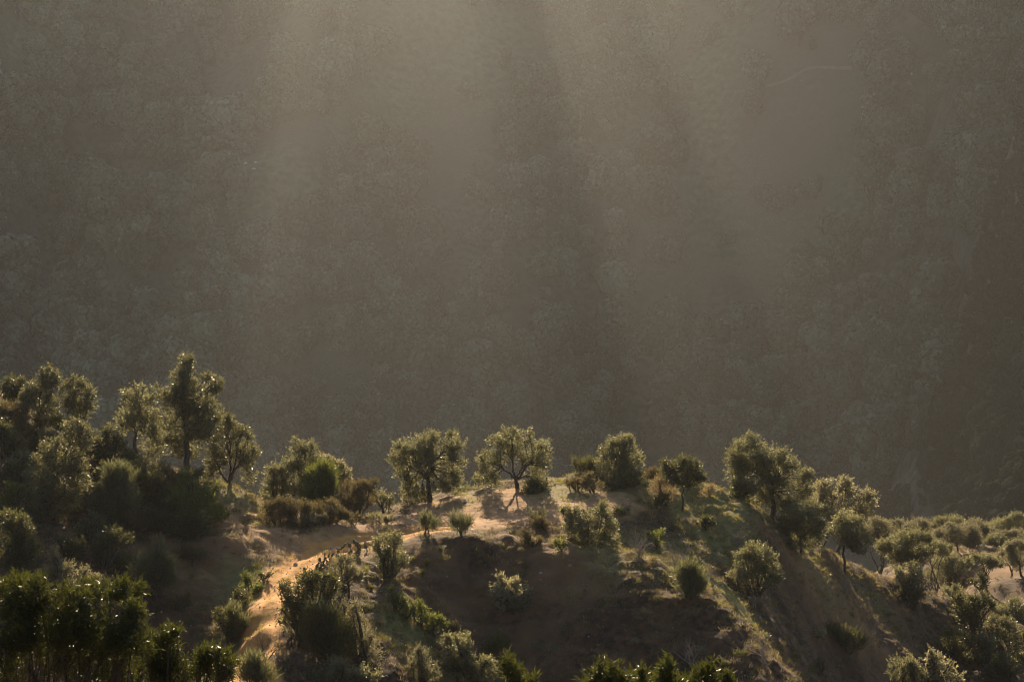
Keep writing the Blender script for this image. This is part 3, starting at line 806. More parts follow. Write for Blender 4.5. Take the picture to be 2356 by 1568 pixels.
plant('heath_bush', 'dark heath under the conical tree', 'bush', G_RS, Z5, (1540,660), [(1540,590,90,60),(1400,620,90,45)], 'heath', None, mat=LM['dark'])
plant('heath_bush', 'low heath between the conical tree and the umbrella-shaped tree', 'bush', G_RS, Z5, (1700,620), [(1720,550,90,42),(1670,600,60,40)], 'heath', 124)
plant('olive_tree', 'small dark umbrella-shaped tree with thin bare trunk', 'tree', G_R, Z5, (1970,800), [(1880,480,100,70),(2040,490,100,70),(1950,560,170,60),(2100,580,60,60),(1890,600,90,45),(2040,615,90,45)], 'dark', 119.5, True, .06, 1.1, fork=(1975,640))
plant('dry_bush', 'straw-coloured dry shrub left of the umbrella-shaped tree', 'bush', G_RS, Z5, (1800,800), [(1790,670,120,70),(1850,720,70,50)], 'straw', None)
plant('dark_bush', 'dark bush hidden under the straw-coloured dry shrub', 'bush', G_RS, Z5, (1810,830), [(1810,770,80,50)], 'dark', None)
plant('dry_bush', 'pale dry shrub on the grassy crest right of the umbrella-shaped tree', 'bush', G_RS, Z5, (2200,740), [(2190,690,60,40)], 'straw', None)
plant('olive_bush', 'tall dark bush in front of the clearing, with three tufted heads', 'bush', G_RS, Z5, (1170,1230), [(1020,880,70,70),(1130,900,90,70),(1280,880,80,80),(1050,980,100,90),(1170,1000,110,100),(1320,1000,90,110),(1100,1090,120,80),(1300,1100,100,70)], 'dark', 110.4, True, .07, 1.0, fork=(1165,1150), mat=LM['olive'])
plant('dry_bush', 'dark brown dried bush on the lip of the clearing', 'bush', G_RS, Z5, (760,1010), [(745,960,55,50),(780,990,50,30)], 'heath', None, mat=LM['heath'])
plant('small_bush', 'thin green tuft above the dried bush on the lip', 'bush', G_RS, Z5, (735,955), [(735,920,50,32)], 'broom', None)
plant('green_bush', 'round green bush on the rim of the shaded bowl', 'bush', G_RF, Z6, (1980,660), [(1970,490,110,80),(1950,570,100,80),(2030,580,80,70)], 'broom', None, dens=1.15)
plant('grey_bush', 'lone pale bush in the middle of the shaded bowl', 'bush', G_RF, Z6, (500,760), [(420,540,60,50),(510,520,45,60),(480,610,120,70),(600,640,80,60),(520,680,140,70)], 'pale', None)
for (lab, b, lo, k) in (('bright tuft of grass bushes left of the three-headed bush', (720,1165), [(700,1120,80,40),(620,1080,60,40)], 'heath'),
    ('small green bush at the foot of the three-headed bush', (930,1200), [(920,1150,60,45)], 'green'),
    ('low bush in the hollow right of the clearing lip', (1440,900), [(1440,880,80,40)], 'dark'),
    ('small bush on the lit shelf below the clearing', (1740,1180), [(1750,1090,70,60)], 'green'),
    ('dark bush in the gully under the right ridge path', (2160,1010), [(2210,960,60,50),(2150,980,50,40)], 'dark')):
    plant('small_bush', lab, 'bush', G_RS, Z5, b, lo, k, None)

# ---- spur beside the path
plant('olive_bush', 'olive-green bush crowning the spur beside the path', 'bush', G_P, Z4, (1560,570), [(1580,240,130,90),(1500,320,90,80),(1600,400,120,120),(1560,480,90,80)], 'olive', None, dens=1.1)
plant('grey_bush', 'grey twiggy bush below the row of cactus', 'bush', G_P, Z4, (1130,700), [(1120,470,120,110),(1200,570,110,90),(1060,580,90,80)], 'heath', None, mat=LM['grey'], dens=.85)
plant('leafy_bush', 'large dark bush with glinting leaves at the path bend', 'bush', G_P, Z4, (800,1180), [(820,600,180,80),(740,700,170,120),(950,700,130,130),(640,850,100,140),(800,900,170,150),(660,1020,110,110)], 'oak', None, dens=1.1, mat=LM['dark'])
plant('broom_bush', 'dark feathery bush in front of the large glinting bush', 'bush', G_P, Z4, (1000,1390), [(930,930,130,110),(980,1090,190,160),(1100,1220,160,140),(900,1220,130,130)], 'broom', None, mat=LM['dark'], dens=1.2)
plant('grey_bush', 'silvery bush on the right shoulder of the large glinting bush', 'bush', G_P, Z4, (1300,1420), [(1190,880,85,100),(1230,1050,90,120),(1320,1180,110,110),(1400,1290,100,90)], 'grey', None)
plant('leafy_bush', 'sparkling bush at the bottom edge below the dark feathery bush', 'bush', G_P, Z4, (1100,1640), [(1050,1400,90,80),(950,1490,130,80),(1180,1480,150,80),(1350,1510,140,70)], 'olive', None)
plant('grey_bush', 'pale spiky bush at the bottom edge of the spur', 'bush', G_P, Z4, (1870,1600), [(1880,1350,85,100),(1850,1470,130,90),(1960,1500,90,70)], 'grey', None)
plant('olive_bush', 'sunlit bush at the bottom edge left of the shaded bowl', 'bush', G_P, Z4, (2230,1430), [(2250,1240,110,100),(2150,1190,80,60),(2200,1330,110,80)], 'olive', None)
for (lab, b, lo) in (('first upright leafy shrub on the spur slope, nearest the path', (1610,880), [(1600,740,60,75),(1660,800,60,60)]),
    ('second upright leafy shrub on the spur slope', (1740,980), [(1740,880,75,75)]),
    ('third upright leafy shrub on the spur slope', (1860,1030), [(1850,910,75,95)]),
    ('fourth upright leafy shrub on the spur slope, lowest of the row', (1990,1130), [(1990,1000,80,100),(2070,990,50,50)])):
    plant('upright_shrub', lab, 'shrub', 'upright shrubs in a diagonal row on the spur', Z4, b, lo, 'green', None, mat=LM['green'])
plant('dry_bush', 'rust-brown dry bush at the end of the upright shrub row', 'bush', G_P, Z4, (2180,1150), [(2180,1070,60,55)], 'heath', None)
plant('broom_bush', 'feathery bush in the bottom left beside the near foliage', 'bush', G_P, Z4, (280,1640), [(300,1480,150,110),(200,1420,90,80),(380,1560,120,70)], 'broom', None)
for i, (lab, b, w, h) in enumerate((('bright arching grass tussock beside the olive-green spur bush', (1350,540), 110, 130), ('grass tussock on the upper edge of the shaded bowl', (2060,310), 65, 70),
    ('grass tussock below the olive-green spur bush', (1930,460), 70, 90), ('grass tussock on the spur, left of the upright shrubs', (1400,690), 70, 90), ('tall grass tussock on the dark slope of the bowl', (1890,560), 60, 110),
    ('dry grass tussock in front of the upright shrubs', (1490,1030), 60, 80), ('small grass tussock on the rim right of the spur bush', (1790,420), 60, 80))):
    tussock('grass_tussock', lab, 'tussock', G_T, Z4, b, w, h, seed=300 + i, mat='straw' if 'dry' in lab else 'grass')
plant('olive_bush', 'leafy bush at the lower left of the shaded bowl', 'bush', G_P, Z6, (360,1130), [(380,1020,70,60),(310,1060,60,50)], 'green', None)
plant('olive_bush', 'bright bush at the bottom edge beside the bowl', 'bush', G_P, Z6, (200,1360), [(60,1060,80,70),(120,1150,110,90),(260,1200,100,80),(200,1280,140,70)], 'olive', 97)

# ---- prickly pears along the path
def pad_mesh():
    V, F = [], []
    nu, nv = 10, 6
    for j in range(nv + 1):
        th = math.pi * j / nv
        for i in range(nu):
            ph = 2 * math.pi * i / nu
            V.append((math.sin(th) * math.cos(ph) * .5 * (1 + .15 * math.cos(th)), math.sin(th) * math.sin(ph) * .10, (1 - math.cos(th)) * .5))
    for j in range(nv):
        for i in range(nu):
            F.append((j * nu + i, j * nu + (i + 1) % nu, (j + 1) * nu + (i + 1) % nu, (j + 1) * nu + i))
    return mesh_np('pad', np.array(V), np.array(F), CACTUS, smooth=True)
PAD = pad_mesh()
def pear(label, Z, base, seed, n, w):
    rng = np.random.default_rng(seed)
    zx, zy, s = Z
    g = hit(zx + base[0] * s, zy + base[1] * s)
    root = empty('prickly_pear', g); tag(root, label, 'cactus', 'prickly pears lining the path')
    tips = []
    for k in range(n):
        if k < max(3, n // 3):
            p = Vector((rng.uniform(-w, w), rng.uniform(-.5, .5), -.06)); d = Vector((rng.normal(0, .25), rng.normal(0, .25), 1))
        else:
            p, d0 = tips[rng.integers(0, len(tips))]
            d = d0 + Vector((rng.normal(0, .55), rng.normal(0, .3), .25))
        d.normalize()
        h = rng.uniform(.19, .30)
        q = obj('pad', PAD, root)
        q.location = p; q.scale = (h * .8, h * .9, h)
        q.rotation_mode = 'QUATERNION'
        from mathutils import Quaternion
        q.rotation_quaternion = d.to_track_quat('Z', 'Y') @ Quaternion((0, 0, 1), rng.uniform(-1.2, 1.2))
        tips.append((p + d * h * .9, d))
pear('prickly pear clump at the near end of the path verge', Z4, (890,540), 1, 26, .7)
pear('prickly pear clump halfway along the path verge', Z4, (1010,445), 2, 24, .8)
pear('prickly pear row just below the far end of the path', Z4, (1130,362), 3, 28, 1.0)
pear('prickly pear clump nearest the olive-green spur bush', Z4, (1290,312), 4, 22, .8)

# ---- leafless shrubs
bare('bare_shrub', 'large leafless shrub on the lit shelf below the clearing', 'shrub', G_B, Z5, (1610,1300), (1480,1750,1000), seed=11, nst=5)
bare('bare_shrub', 'leafless shrub above the round green bush on the bowl rim', 'shrub', G_B, Z5, (1920,1390), (1790,2060,1080), seed=12, nst=5)
bare('bare_shrub', 'small whitish leafless shrub at the right end of the clearing', 'shrub', G_B, Z5, (1490,880), (1400,1570,750), seed=13, nst=4, rad=.028)
bare('bare_shrub', 'tiny pale leafless shrub on the rim left above the bowl', 'shrub', G_B, Z5, (345,1175), (290,395,1075), seed=14, nst=6, rad=.022, depth=3)
bare('bare_shrub', 'leafless brown shrub beside the bottom of the path', 'shrub', G_B, Z4, (380,1370), (220,560,1060), seed=15, nst=8, bark=BARK, rad=.025)
bare('bare_shrub', 'leafless brown shrub in front of the large glinting bush', 'shrub', G_B, Z4, (600,1480), (450,800,1230), seed=16, nst=7, bark=BARK, rad=.025)
bare('bare_tree', 'ghostly leafless tree low in the right of the bowl', 'tree', G_B, Z6, (1980,1220), (1820,2160,920), seed=17, nst=4)
bare('bare_tree', 'leafless spreading tree on the dark flank right of the bowl', 'tree', G_B, Z8, (485,1070), (325,625,800), seed=18, nst=3, rad=.05)
bare('bare_shrub', 'leafless shrub midway down the right flank', 'shrub', G_B, Z8, (1070,570), (980,1160,400), seed=19, nst=4)
bare('bare_shrub', 'leafless shrub in the gully left of the flank bushes', 'shrub', G_B, Z8, (290,210), (170,400,70), seed=20, nst=5)
bare('bare_shrub', 'faint leafless shrub at the bottom of the right flank', 'shrub', G_B, Z8, (900,1110), (820,1010,960), seed=21, nst=5, bark=BARK)
bare('bare_shrub', 'leafless shrub below the conical-tree ridge, on its shoulder', 'shrub', G_B, Z6, (2150,560), (2060,2260,380), seed=22, nst=5)
bare('bare_shrub', 'leafless shrub clinging under the tall flank bush', 'shrub', G_B, Z8, (410,640), (330,480,530), seed=23, nst=4)

# ---- right flank
plant('olive_tree', 'biggest crown on the right of the ridge, broad dark olive', 'tree', G_R, Z7, (545,700), [(390,200,110,60),(300,280,90,80),(500,260,100,80),(620,280,60,70),(280,400,70,90),(430,350,120,90),(580,380,110,90),(680,340,50,60),(400,470,110,70),(560,500,120,90),(770,410,58,55),(750,500,70,70),(720,580,90,60),(560,600,90,70),(470,590,80,60),(650,650,80,50),(300,490,60,60)], 'olive', 127, True, .16, 1.25, fork=(540,560))
plant('round_bush', 'round bush at the left foot of the biggest olive', 'bush', G_RF, Z7, (310,610), [(310,540,90,65),(360,570,50,45)], 'green', 126)
plant('pale_tree', 'pale golden tree behind the ridge, right of the biggest olive', 'tree', G_R, Z7, (1020,760), [(1040,470,60,50),(950,500,80,60),(1090,540,80,60),(900,570,70,60),(1210,550,50,50),(1000,620,110,70),(1180,630,100,70),(1230,680,60,50)], 'pale', 137, True, .12, 1.0)
plant('round_bush', 'green bush behind, at the left foot of the pale golden tree', 'bush', G_RF, Z7, (870,780), [(860,640,70,60),(900,700,80,70)], 'olive', 134)
plant('olive_bush', 'large round dark bush on the flank under the biggest olive', 'bush', G_RF, Z7, (750,950), [(720,690,90,70),(680,770,90,90),(800,770,100,100),(760,860,130,75),(850,750,60,80)], 'olive', 124, True, .08, 1.15)
plant('olive_tree', 'bushy tree with visible trunk on the flank below the pale tree', 'tree', G_RF, Z7, (1065,1000), [(1080,740,90,60),(1030,800,90,60),(1160,820,80,80),(1190,900,90,65),(1060,870,90,45)], 'olive', 130.5, True, .08, 1.15, fork=(1060,900))
plant('olive_bush', 'egg-shaped bush standing alone halfway down the flank', 'bush', G_RF, Z8, (440,560), [(430,250,80,70),(390,330,110,80),(510,330,80,90),(440,430,150,80),(560,420,60,80)], 'olive', None, dens=1.1)
plant('small_bush', 'small grey bush leaning on the egg-shaped bush', 'bush', G_RF, Z8, (290,500), [(290,430,70,50)], 'grey', None)
plant('small_bush', 'small bright bush low on the right flank', 'bush', G_RF, Z8, (900,895), [(895,845,45,45)], 'pale', None)
plant('broom_bush', 'dark green bush pair low on the right flank', 'bush', G_RF, Z8, (1090,970), [(1050,830,90,60),(1140,890,80,60)], 'broom', None, dens=.7, mat=LM['dark'])
ORCH = [('olive at the left end of the grove, against the flank', (1310,930), [(1310,800,110,65),(1340,860,90,50)], 148, 'olive'),
 ('grove olive with slanting crown, third behind the bare soil', (1600,890), [(1580,780,85,60),(1620,830,70,50)], 191, 'olive'),
 ('flat-topped olive at the back of the grove', (1790,850), [(1740,770,80,45),(1820,750,90,50)], 199, 'olive'),
 ('wide low olive with dark shade on the bare soil', (1890,958), [(1810,850,100,75),(1920,850,100,80),(1990,880,60,55)], 184, 'olive'),
 ('olive behind the wide low olive, on its right', (2020,930), [(2000,780,75,65),(2050,840,70,60)], 193, 'olive'),
 ('small olive with slim trunk on the bare soil', (2165,978), [(2160,870,60,55),(2190,900,50,40)], 181, 'olive'),
 ('broad olive at the back right of the grove', (2240,905), [(2190,790,80,60),(2290,770,90,70)], 197, 'olive'),
 ('olive cut by the right edge of the photo, behind the soil', (2330,940), [(2330,860,80,65),(2260,860,60,50)], 187, 'olive'),
 ('olive in front of the grove, left of the bare soil', (1480,1080), [(1560,870,110,70),(1440,930,110,90),(1560,970,110,80),(1480,1010,90,70)], 140, 'olive'),
 ('olive at the right edge beside the lit soil', (2340,1110), [(2330,930,90,60),(2300,1010,80,80)], 161, 'olive')]
ORCH += [('grove olive on the bare soil, below the wide low olive', (1720,1010), [(1700,930,80,60),(1760,950,60,50)], 172, 'olive'),
 ('grove olive at the back, between flat-topped and broad olives', (2110,880), [(2100,800,75,55)], 200, 'olive'),
 ('low grove olive on the front of the bare soil, right', (2090,1090), [(2080,1030,80,50),(2140,1050,60,40)], 158, 'olive'),
 ('grove olive half hidden behind the left-end olive', (1420,860), [(1420,790,80,55)], 178, 'olive'),
 ('low grove olive right of the slim-trunked one', (2260,1040), [(2240,980,70,50)], 170, 'olive')]
for lab, b, lo, D, k in ORCH:
    plant('olive_tree', lab, 'tree', G_O, Z7, b, lo, k, D, True, .09, 1.25, mat=LM['grey'] if len(lab) % 2 else LM['olive'])
FL = [('round olive bush in front of the bare soil', (1820,500), [(1790,330,100,70),(1880,360,90,80),(1810,430,120,70)], 140, 'olive'),
 ('round dark bush at the foot of the flank, left of others', (1560,640), [(1540,420,110,80),(1600,500,110,80),(1540,540,90,60)], 132, 'olive'),
 ('small dark bush between the round bush and the lit soil', (2050,545), [(2040,460,60,60)], 141, 'dark'),
 ('small bush under the round olive bush', (1850,590), [(1850,530,70,45)], 133, 'olive'),
 ('tall dark bush at lower right with bright edge', (1980,880), [(1940,640,100,90),(1990,750,100,80),(2030,600,80,60)], 126, 'dark'),
 ('wide bush at the right edge, upper of the lower-right mass', (2270,720), [(2220,640,120,70),(2310,660,80,80),(2260,730,110,50)], 131, 'olive'),
 ('speckled bush at the lower right edge', (2230,960), [(2200,820,120,90),(2300,900,80,100),(2120,860,80,70)], 122, 'oak'),
 ('sparkling bush below the tall dark bush at lower right', (2080,1060), [(2050,930,90,90),(2110,1000,80,70)], 119, 'oak'),
 ('shadowed bush left of the sparkling bush at lower right', (1860,1020), [(1860,860,100,80),(1900,950,90,80)], 119, 'dark'),
 ('dark bush in the bottom right corner', (2270,1180), [(2260,1060,110,90),(2180,1120,100,70)], 115, 'dark')]
for lab, b, lo, D, k in FL:
    plant('olive_bush', lab, 'bush', 'bushes massed at the lower right', Z8, b, lo, k, None)
plant('olive_bush', 'round bush at the bottom edge, left of the pale bush', 'bush', 'bushes massed at the lower right', Z8, (1500,1220), [(1480,1080,110,80),(1560,1120,90,70)], 'olive', 112)
plant('pale_bush', 'pale straw-lit bush at the bottom edge of the flank', 'bush', 'bushes massed at the lower right', Z8, (1760,1230), [(1740,1060,80,70),(1770,1140,130,60),(1690,990,20,35)], 'pale', 112)

# ---- close in front
plant('willow_bush', 'big near bush of narrow green leaves filling the bottom left corner', 'bush', G_N, Z2, (450,2300), [(100,800,200,140),(330,770,160,130),(600,840,180,130),(850,850,160,110),(1080,850,110,90),(150,1030,250,200),(500,1080,250,200),(850,1080,250,200),(1180,980,110,110),(900,1400,300,200),(400,1400,300,230),(60,1400,250,250),(1180,1180,180,150)], 'near', 25, mat=LM['near'], stemr=.22)
plant('willow_bush', 'near green bush stepping down right of the big near bush', 'bush', G_N, Z2, (1400,2250), [(1430,1190,110,90),(1340,1350,150,140),(1250,1500,200,120),(1500,1520,140,120)], 'near', 25.5, mat=LM['near'], stemr=.22)
plant('willow_bush', 'lowest near bush at the bottom, next to the path foot', 'bush', G_N, Z2, (1850,2200), [(1720,1390,110,110),(1880,1370,100,110),(1780,1520,200,110)], 'near', 26, mat=LM['near'], stemr=.22)
plant('willow_bush', 'small group of near twigs poking up left of the bowl bottom', 'bush', G_N, Z6, (560,1900), [(490,1290,55,110),(555,1310,45,110),(680,1370,45,60),(570,1440,120,80)], 'near', 22, mat=LM['near'], stemr=.22)
plant('willow_bush', 'row of near leafy twigs along the bottom, left half', 'bush', G_N, Z6, (1300,2000), [(1200,1300,80,110),(1370,1300,80,100),(1290,1390,150,70)], 'near', 22, mat=LM['near'], stemr=.22)
plant('willow_bush', 'near leafy twigs at the bottom centre, lowest between taller ones', 'bush', G_N, Z6, (1560,2000), [(1540,1330,60,90),(1600,1400,120,60)], 'near', 22.5, mat=LM['near'], stemr=.22)
plant('willow_bush', 'near leafy twigs with tallest shoot at the bottom right of centre', 'bush', G_N, Z6, (1800,2000), [(1770,1270,50,110),(1810,1350,110,80)], 'near', 22, mat=LM['near'], stemr=.22)
plant('willow_bush', 'near leafy twigs at the right end of the bottom row', 'bush', G_N, Z6, (2120,2000), [(2000,1310,85,90),(2150,1290,75,100),(2260,1350,70,70),(2100,1390,140,60)], 'near', 22, mat=LM['near'], stemr=.22)

# ------------------------------------------------------------------ ground cover
rng = np.random.default_rng(9)
def scatter(n, x0, x1, y0, y1, wfun):
    x = rng.uniform(x0, x1, n); y = rng.uniform(y0, y1, n)
    k = rng.random(n) < wfun(x, y)
    return x[k], y[k]
def w_green(x, y):
    _, p = path_mask(x, y)
    d_, _ = path_mask(x, y)
    mid = .30 * np.exp(-(d_ / .22) ** 2) * (fbm(x * .5, y * .5, 19, 2) > -.05) + .35 * np.exp(-((d_ - 1.05) / .25) ** 2)
    return np.clip(np.clip(blobs(GRASSB, x, y) * 1.1, 0, 1) * (1 - p) * (1 - .6 * terr_mask(x, y)) + mid, 0, 1)
def w_dry(x, y):
    _, p = path_mask(x, y)
    return np.clip(.55 + fbm(x * .4, y * .4, 15, 3) * 1.2, .05, 1) * (1 - p) * (1 - terr_mask(x, y)) * (1 - .5 * np.clip(blobs(SOILB, x, y), 0, 1))
def instances(name, label, cat, kinds, pos, size, turn, pick):
    src = bpy.data.collections.new(name + '_kinds')
    for k, me in enumerate(kinds): src.objects.link(bpy.data.objects.new('kind_%d' % k, me))
    me = bpy.data.meshes.new(name)
    me.vertices.add(len(pos)); me.vertices.foreach_set('co', np.ascontiguousarray(pos, np.float32).ravel())
    for nm, val in (('size', size), ('turn', turn)):
        me.attributes.new(nm, 'FLOAT', 'POINT').data.foreach_set('value', np.ascontiguousarray(val, np.float32))
    me.attributes.new('pick', 'INT', 'POINT').data.foreach_set('value', np.ascontiguousarray(pick, np.int32))
    o = tag(obj(name, me), label, cat, kind='stuff')
    ng = bpy.data.node_groups.new(name, 'GeometryNodeTree')
    ng.interface.new_socket('Geometry', in_out='INPUT', socket_type='NodeSocketGeometry')
    ng.interface.new_socket('Geometry', in_out='OUTPUT', socket_type='NodeSocketGeometry')
    gi, go = ng.nodes.new('NodeGroupInput'), ng.nodes.new('NodeGroupOutput')
    iop = ng.nodes.new('GeometryNodeInstanceOnPoints'); ci = ng.nodes.new('GeometryNodeCollectionInfo')
    ci.inputs['Collection'].default_value = src
    ci.inputs['Separate Children'].default_value = True
    def gattr(nm, ty):
        n_ = ng.nodes.new('GeometryNodeInputNamedAttribute'); n_.data_type = ty; n_.inputs['Name'].default_value = nm
        return n_.outputs['Attribute']
    cx = ng.nodes.new('ShaderNodeCombineXYZ')
    ng.links.new(gattr('turn', 'FLOAT'), cx.inputs['Z'])
    ng.links.new(gi.outputs[0], iop.inputs['Points']); ng.links.new(ci.outputs[0], iop.inputs['Instance'])
    iop.inputs['Pick Instance'].default_value = True
    ng.links.new(gattr('pick', 'INT'), iop.inputs['Instance Index'])
    ng.links.new(cx.outputs[0], iop.inputs['Rotation']); ng.links.new(gattr('size', 'FLOAT'), iop.inputs['Scale'])
    ng.links.new(iop.outputs[0], go.inputs[0])
    o.modifiers.new(name, 'NODES').node_group = ng
    return o
def tuft(n, spread, h, lean, w, mat):
    X = np.column_stack([rng.normal(0, spread, (n, 2)), np.full(n, -.04)])
    d = np.column_stack([rng.normal(0, lean, (n, 2)) + X[:, :2] * .8, np.ones(n)]); d /= np.linalg.norm(d, axis=1, keepdims=True)
    s_ = np.cross(d, rng.normal(size=d.shape)); s_ /= np.linalg.norm(s_, axis=1, keepdims=True)
    hh = h * rng.uniform(.45, 1.25, n)[:, None]; bend = np.column_stack([rng.normal(0, .25, (n, 2)), np.full(n, -.12)]) * hh
    m = X + d * hh * .6
    V = np.stack([X - s_ * w, X + s_ * w, m + s_ * w * .7, m - s_ * w * .7, X + d * hh + bend], 1).reshape(-1, 3)
    b_ = np.arange(n)[:, None] * 5
    F = np.concatenate([b_ + (0, 1, 2), b_ + (0, 2, 3), b_ + (3, 2, 4)])
    return mesh_np('tuft', V, F, LM[mat], fattr=np.tile(np.clip(rng.normal(.5, .2, n), 0, 1), 3))
def cushion(n, r, mat):
    u = rng.normal(size=(n, 3)); u /= np.linalg.norm(u, axis=1, keepdims=True); u[:, 2] = np.abs(u[:, 2])
    lump = 1 + .35 * np.sin(u[:, 0] * 6 + rng.uniform(0, 6)) * np.sin(u[:, 1] * 5 + rng.uniform(0, 6))
    pos = u * (r * lump * rng.uniform(.45, 1, n))[:, None] * (1, 1, .8)
    d = u + rng.normal(0, .5, u.shape); d[:, 2] += .6; d /= np.linalg.norm(d, axis=1, keepdims=True)
    L = rng.uniform(.05, .12, n)
    V, F = quads_leaf(pos, d, L, L * .36, rng)
    return mesh_np('cushion', V, F, LM[mat], fattr=np.clip(rng.normal(.5, .22, n), 0, 1))
def spread_out(name, label, cat, kinds, x, y, s0, s1):
    n = len(x)
    instances(name, label, cat, kinds, np.stack([x, y, Hs(x, y)], 1), rng.uniform(s0, s1, n), rng.uniform(0, 6.28, n), rng.integers(0, len(kinds), n))
x, y = scatter(30000, -30, 45, 82, 136, w_green)
spread_out('green_grass', 'short yellow-green grass on the sunlit parts of the ridge', 'grass', [tuft(22, .10, .17, .45, .010, 'grass') for k in range(5)], x, y, .6, 1.5)
x, y = scatter(52000, -40, 48, 82, 142, w_dry)
spread_out('dry_grass', 'thin dry grass covering the brown slopes', 'grass', [tuft(16, .10, .26, .55, .008, 'straw') for k in range(4)] + [tuft(20, .08, .2, .5, .009, 'heath') for k in range(4)], x, y, .6, 1.5)
# creeping scrub: small leafy clumps too many to count
def w_scrub(x, y):
    _, p = path_mask(x, y)
    return np.clip(.42 + fbm(x * .3, y * .3, 25, 3) * 2.2, 0, 1) * (1 - p) * (1 - terr_mask(x, y))
x, y = scatter(11000, -40, 70, 84, 200, w_scrub)
spread_out('low_scrub', 'low creeping scrub scattered over the slopes', 'scrub', [cushion(190, .34, m) for m in ('heath', 'dark', 'heath', 'olive', 'grey', 'heath', 'dark')], x, y, .35, 1.25)
# loose stones
x, y = scatter(7000, -22, 30, 82, 124, lambda x, y: np.clip(path_mask(x, y)[1] * .5 + terr_mask(x, y) * .25 + .05, 0, 1))
n = len(x)
ico = np.array([(0, 0, 1), (.9, 0, .3), (.28, .86, .3), (-.72, .53, .3), (-.72, -.53, .3), (.28, -.86, .3), (0, 0, -.6)])
icf = np.array([(0, 1, 2), (0, 2, 3), (0, 3, 4), (0, 4, 5), (0, 5, 1), (6, 2, 1), (6, 3, 2), (6, 4, 3), (6, 5, 4), (6, 1, 5)])
sz = rng.uniform(.02, .07, n) * (1 + 1.2 * (rng.random(n) < .06))
Vs = (ico[None] * sz[:, None, None] * rng.uniform(.6, 1.4, (n, 7, 3)) + np.stack([x, y, Hs(x, y)], 1)[:, None]).reshape(-1, 3)
Fs = (icf[None] + np.arange(n)[:, None, None] * 7).reshape(-1, 3)
tag(obj('loose_stones', mesh_np('loose_stones', Vs, Fs, STONE)), 'small loose stones lying on the path and clearing', 'stones', kind='stuff')

def rock(label, p, r, seed, mat=STONE, group=None, name='stone'):
    q = np.random.default_rng(seed)
    V, F = [], []
    nu, nv = 8, 6
    for j in range(nv + 1):
        th = math.pi * j / nv
        for i in range(nu):
            k = r * q.uniform(.78, 1.15)
            V.append((math.sin(th) * math.cos(2 * math.pi * i / nu) * k * 1.2, math.sin(th) * math.sin(2 * math.pi * i / nu) * k, math.cos(th) * k * .8 + .35 * r))
    for j in range(nv):
        for i in range(nu): F.append((j * nu + i, (j + 1) * nu + i, (j + 1) * nu + (i + 1) % nu, j * nu + (i + 1) % nu))
    o = obj(name, mesh_np(name, np.array(V), np.array(F), mat), loc=p)
    tag(o, label, 'stone', group)
rock('larger pale stone in the middle of the path', hit(518.3 + 710 * .24, 1191.2 + 372 * .24), .12, 1, STONE, 'pale stones near the path')
rock('smaller pale stone on the path below the larger one', hit(518.3 + 672 * .24, 1191.2 + 448 * .24), .12, 2, STONE, 'pale stones near the path')
rock('white stone beside the trunk of the flank tree', hit(1602 + 1200 * .32, 1191 + 278 * .32), .16, 3, PALESTONE, 'pale stones near the path')

# ------------------------------------------------------------------ far woods
def far_tree_mesh(seed, tall, fine=1.0):
    q = np.random.default_rng(seed)
    C, R = [], []
    for k in range(int(q.integers(10, 15))):
        a = q.uniform(0, 2 * math.pi); rad = q.uniform(0, 4.2) * (1 if not tall else .6)
        h = q.uniform(3.2, 9 if not tall else 14)
        C.append((rad * math.cos(a), rad * math.sin(a), h)); r_ = q.uniform(1.5, 2.7) * (1.15 if h < 7 else .85); R.append(r_)
    Vs, n0 = [], []
    for c, r in zip(C, R):
        m = int(44 * r * r * fine)
        u = q.normal(size=(m, 3)); u /= np.linalg.norm(u, axis=1, keepdims=True)
        bump = 1 + .22 * np.sin(u[:, 0] * 5 + seed) * np.sin(u[:, 1] * 6) * np.sin(u[:, 2] * 5 + 1)
        pos = np.array(c) + u * (r * bump * q.uniform(.92, 1.04, m))[:, None]
        nrm = u + q.normal(0, .13, u.shape); nrm /= np.linalg.norm(nrm, axis=1, keepdims=True)
        t1 = np.cross(nrm, q.normal(size=u.shape)); t1 /= np.linalg.norm(t1, axis=1, keepdims=True)
        t2 = np.cross(nrm, t1)
        sz = q.uniform(.32, .58, m)[:, None] / math.sqrt(fine)
        Vs.append(np.stack([pos - t1 * sz, pos - t2 * sz * .8, pos + t1 * sz, pos + t2 * sz * .8], 1).reshape(-1, 3))
        n0.append(np.clip(q.normal(.45, .18, m) + q.uniform(-.25, .25), 0, 1))
    V = np.concatenate(Vs)
    return V, np.arange(len(V)).reshape(-1, 4), np.concatenate(n0), np.array(C)
FT = [far_tree_mesh(500 + k, k % 3 == 2) for k in range(6)] + [far_tree_mesh(520 + k, k == 2, 3.5) for k in range(3)]
FTM = []
for V_, F_, t_, C_ in FT:
    tb = Tubes(); q = np.random.default_rng(3)
    tb.add(np.array([(0, 0, -1), (.1, 0, 2), (.2, .1, 5)]), np.array([.4, .32, .2]), 6)
    for c_ in C_[:5]: tb.add(limb_path((.15, 0, 3), c_, q, .1, 5), np.linspace(.2, .06, 5), 4)
    FTM.append((tb.mesh('trunk', BARK), mesh_np('crown', V_, F_, LM['far'] if len(FTM) < 6 else LM['spur'], fattr=t_)))
def wood_density(vx, vy):
    """how wooded the far slope is, judged from the photograph"""
    d = .75
    for (mx, my, r, s) in MEADOW + FIELD:
        d -= 1.0 * s * math.exp(-(((vx - mx) / (r * 2.0)) ** 2 + ((vy - my) / (r * 1.6)) ** 2))
    if vx > 2200: d = 1
    if vx < 500 and vy < 900: d += .25
    return min(1, max(.03, d))
q = np.random.default_rng(77)
cand = []
zones = {}
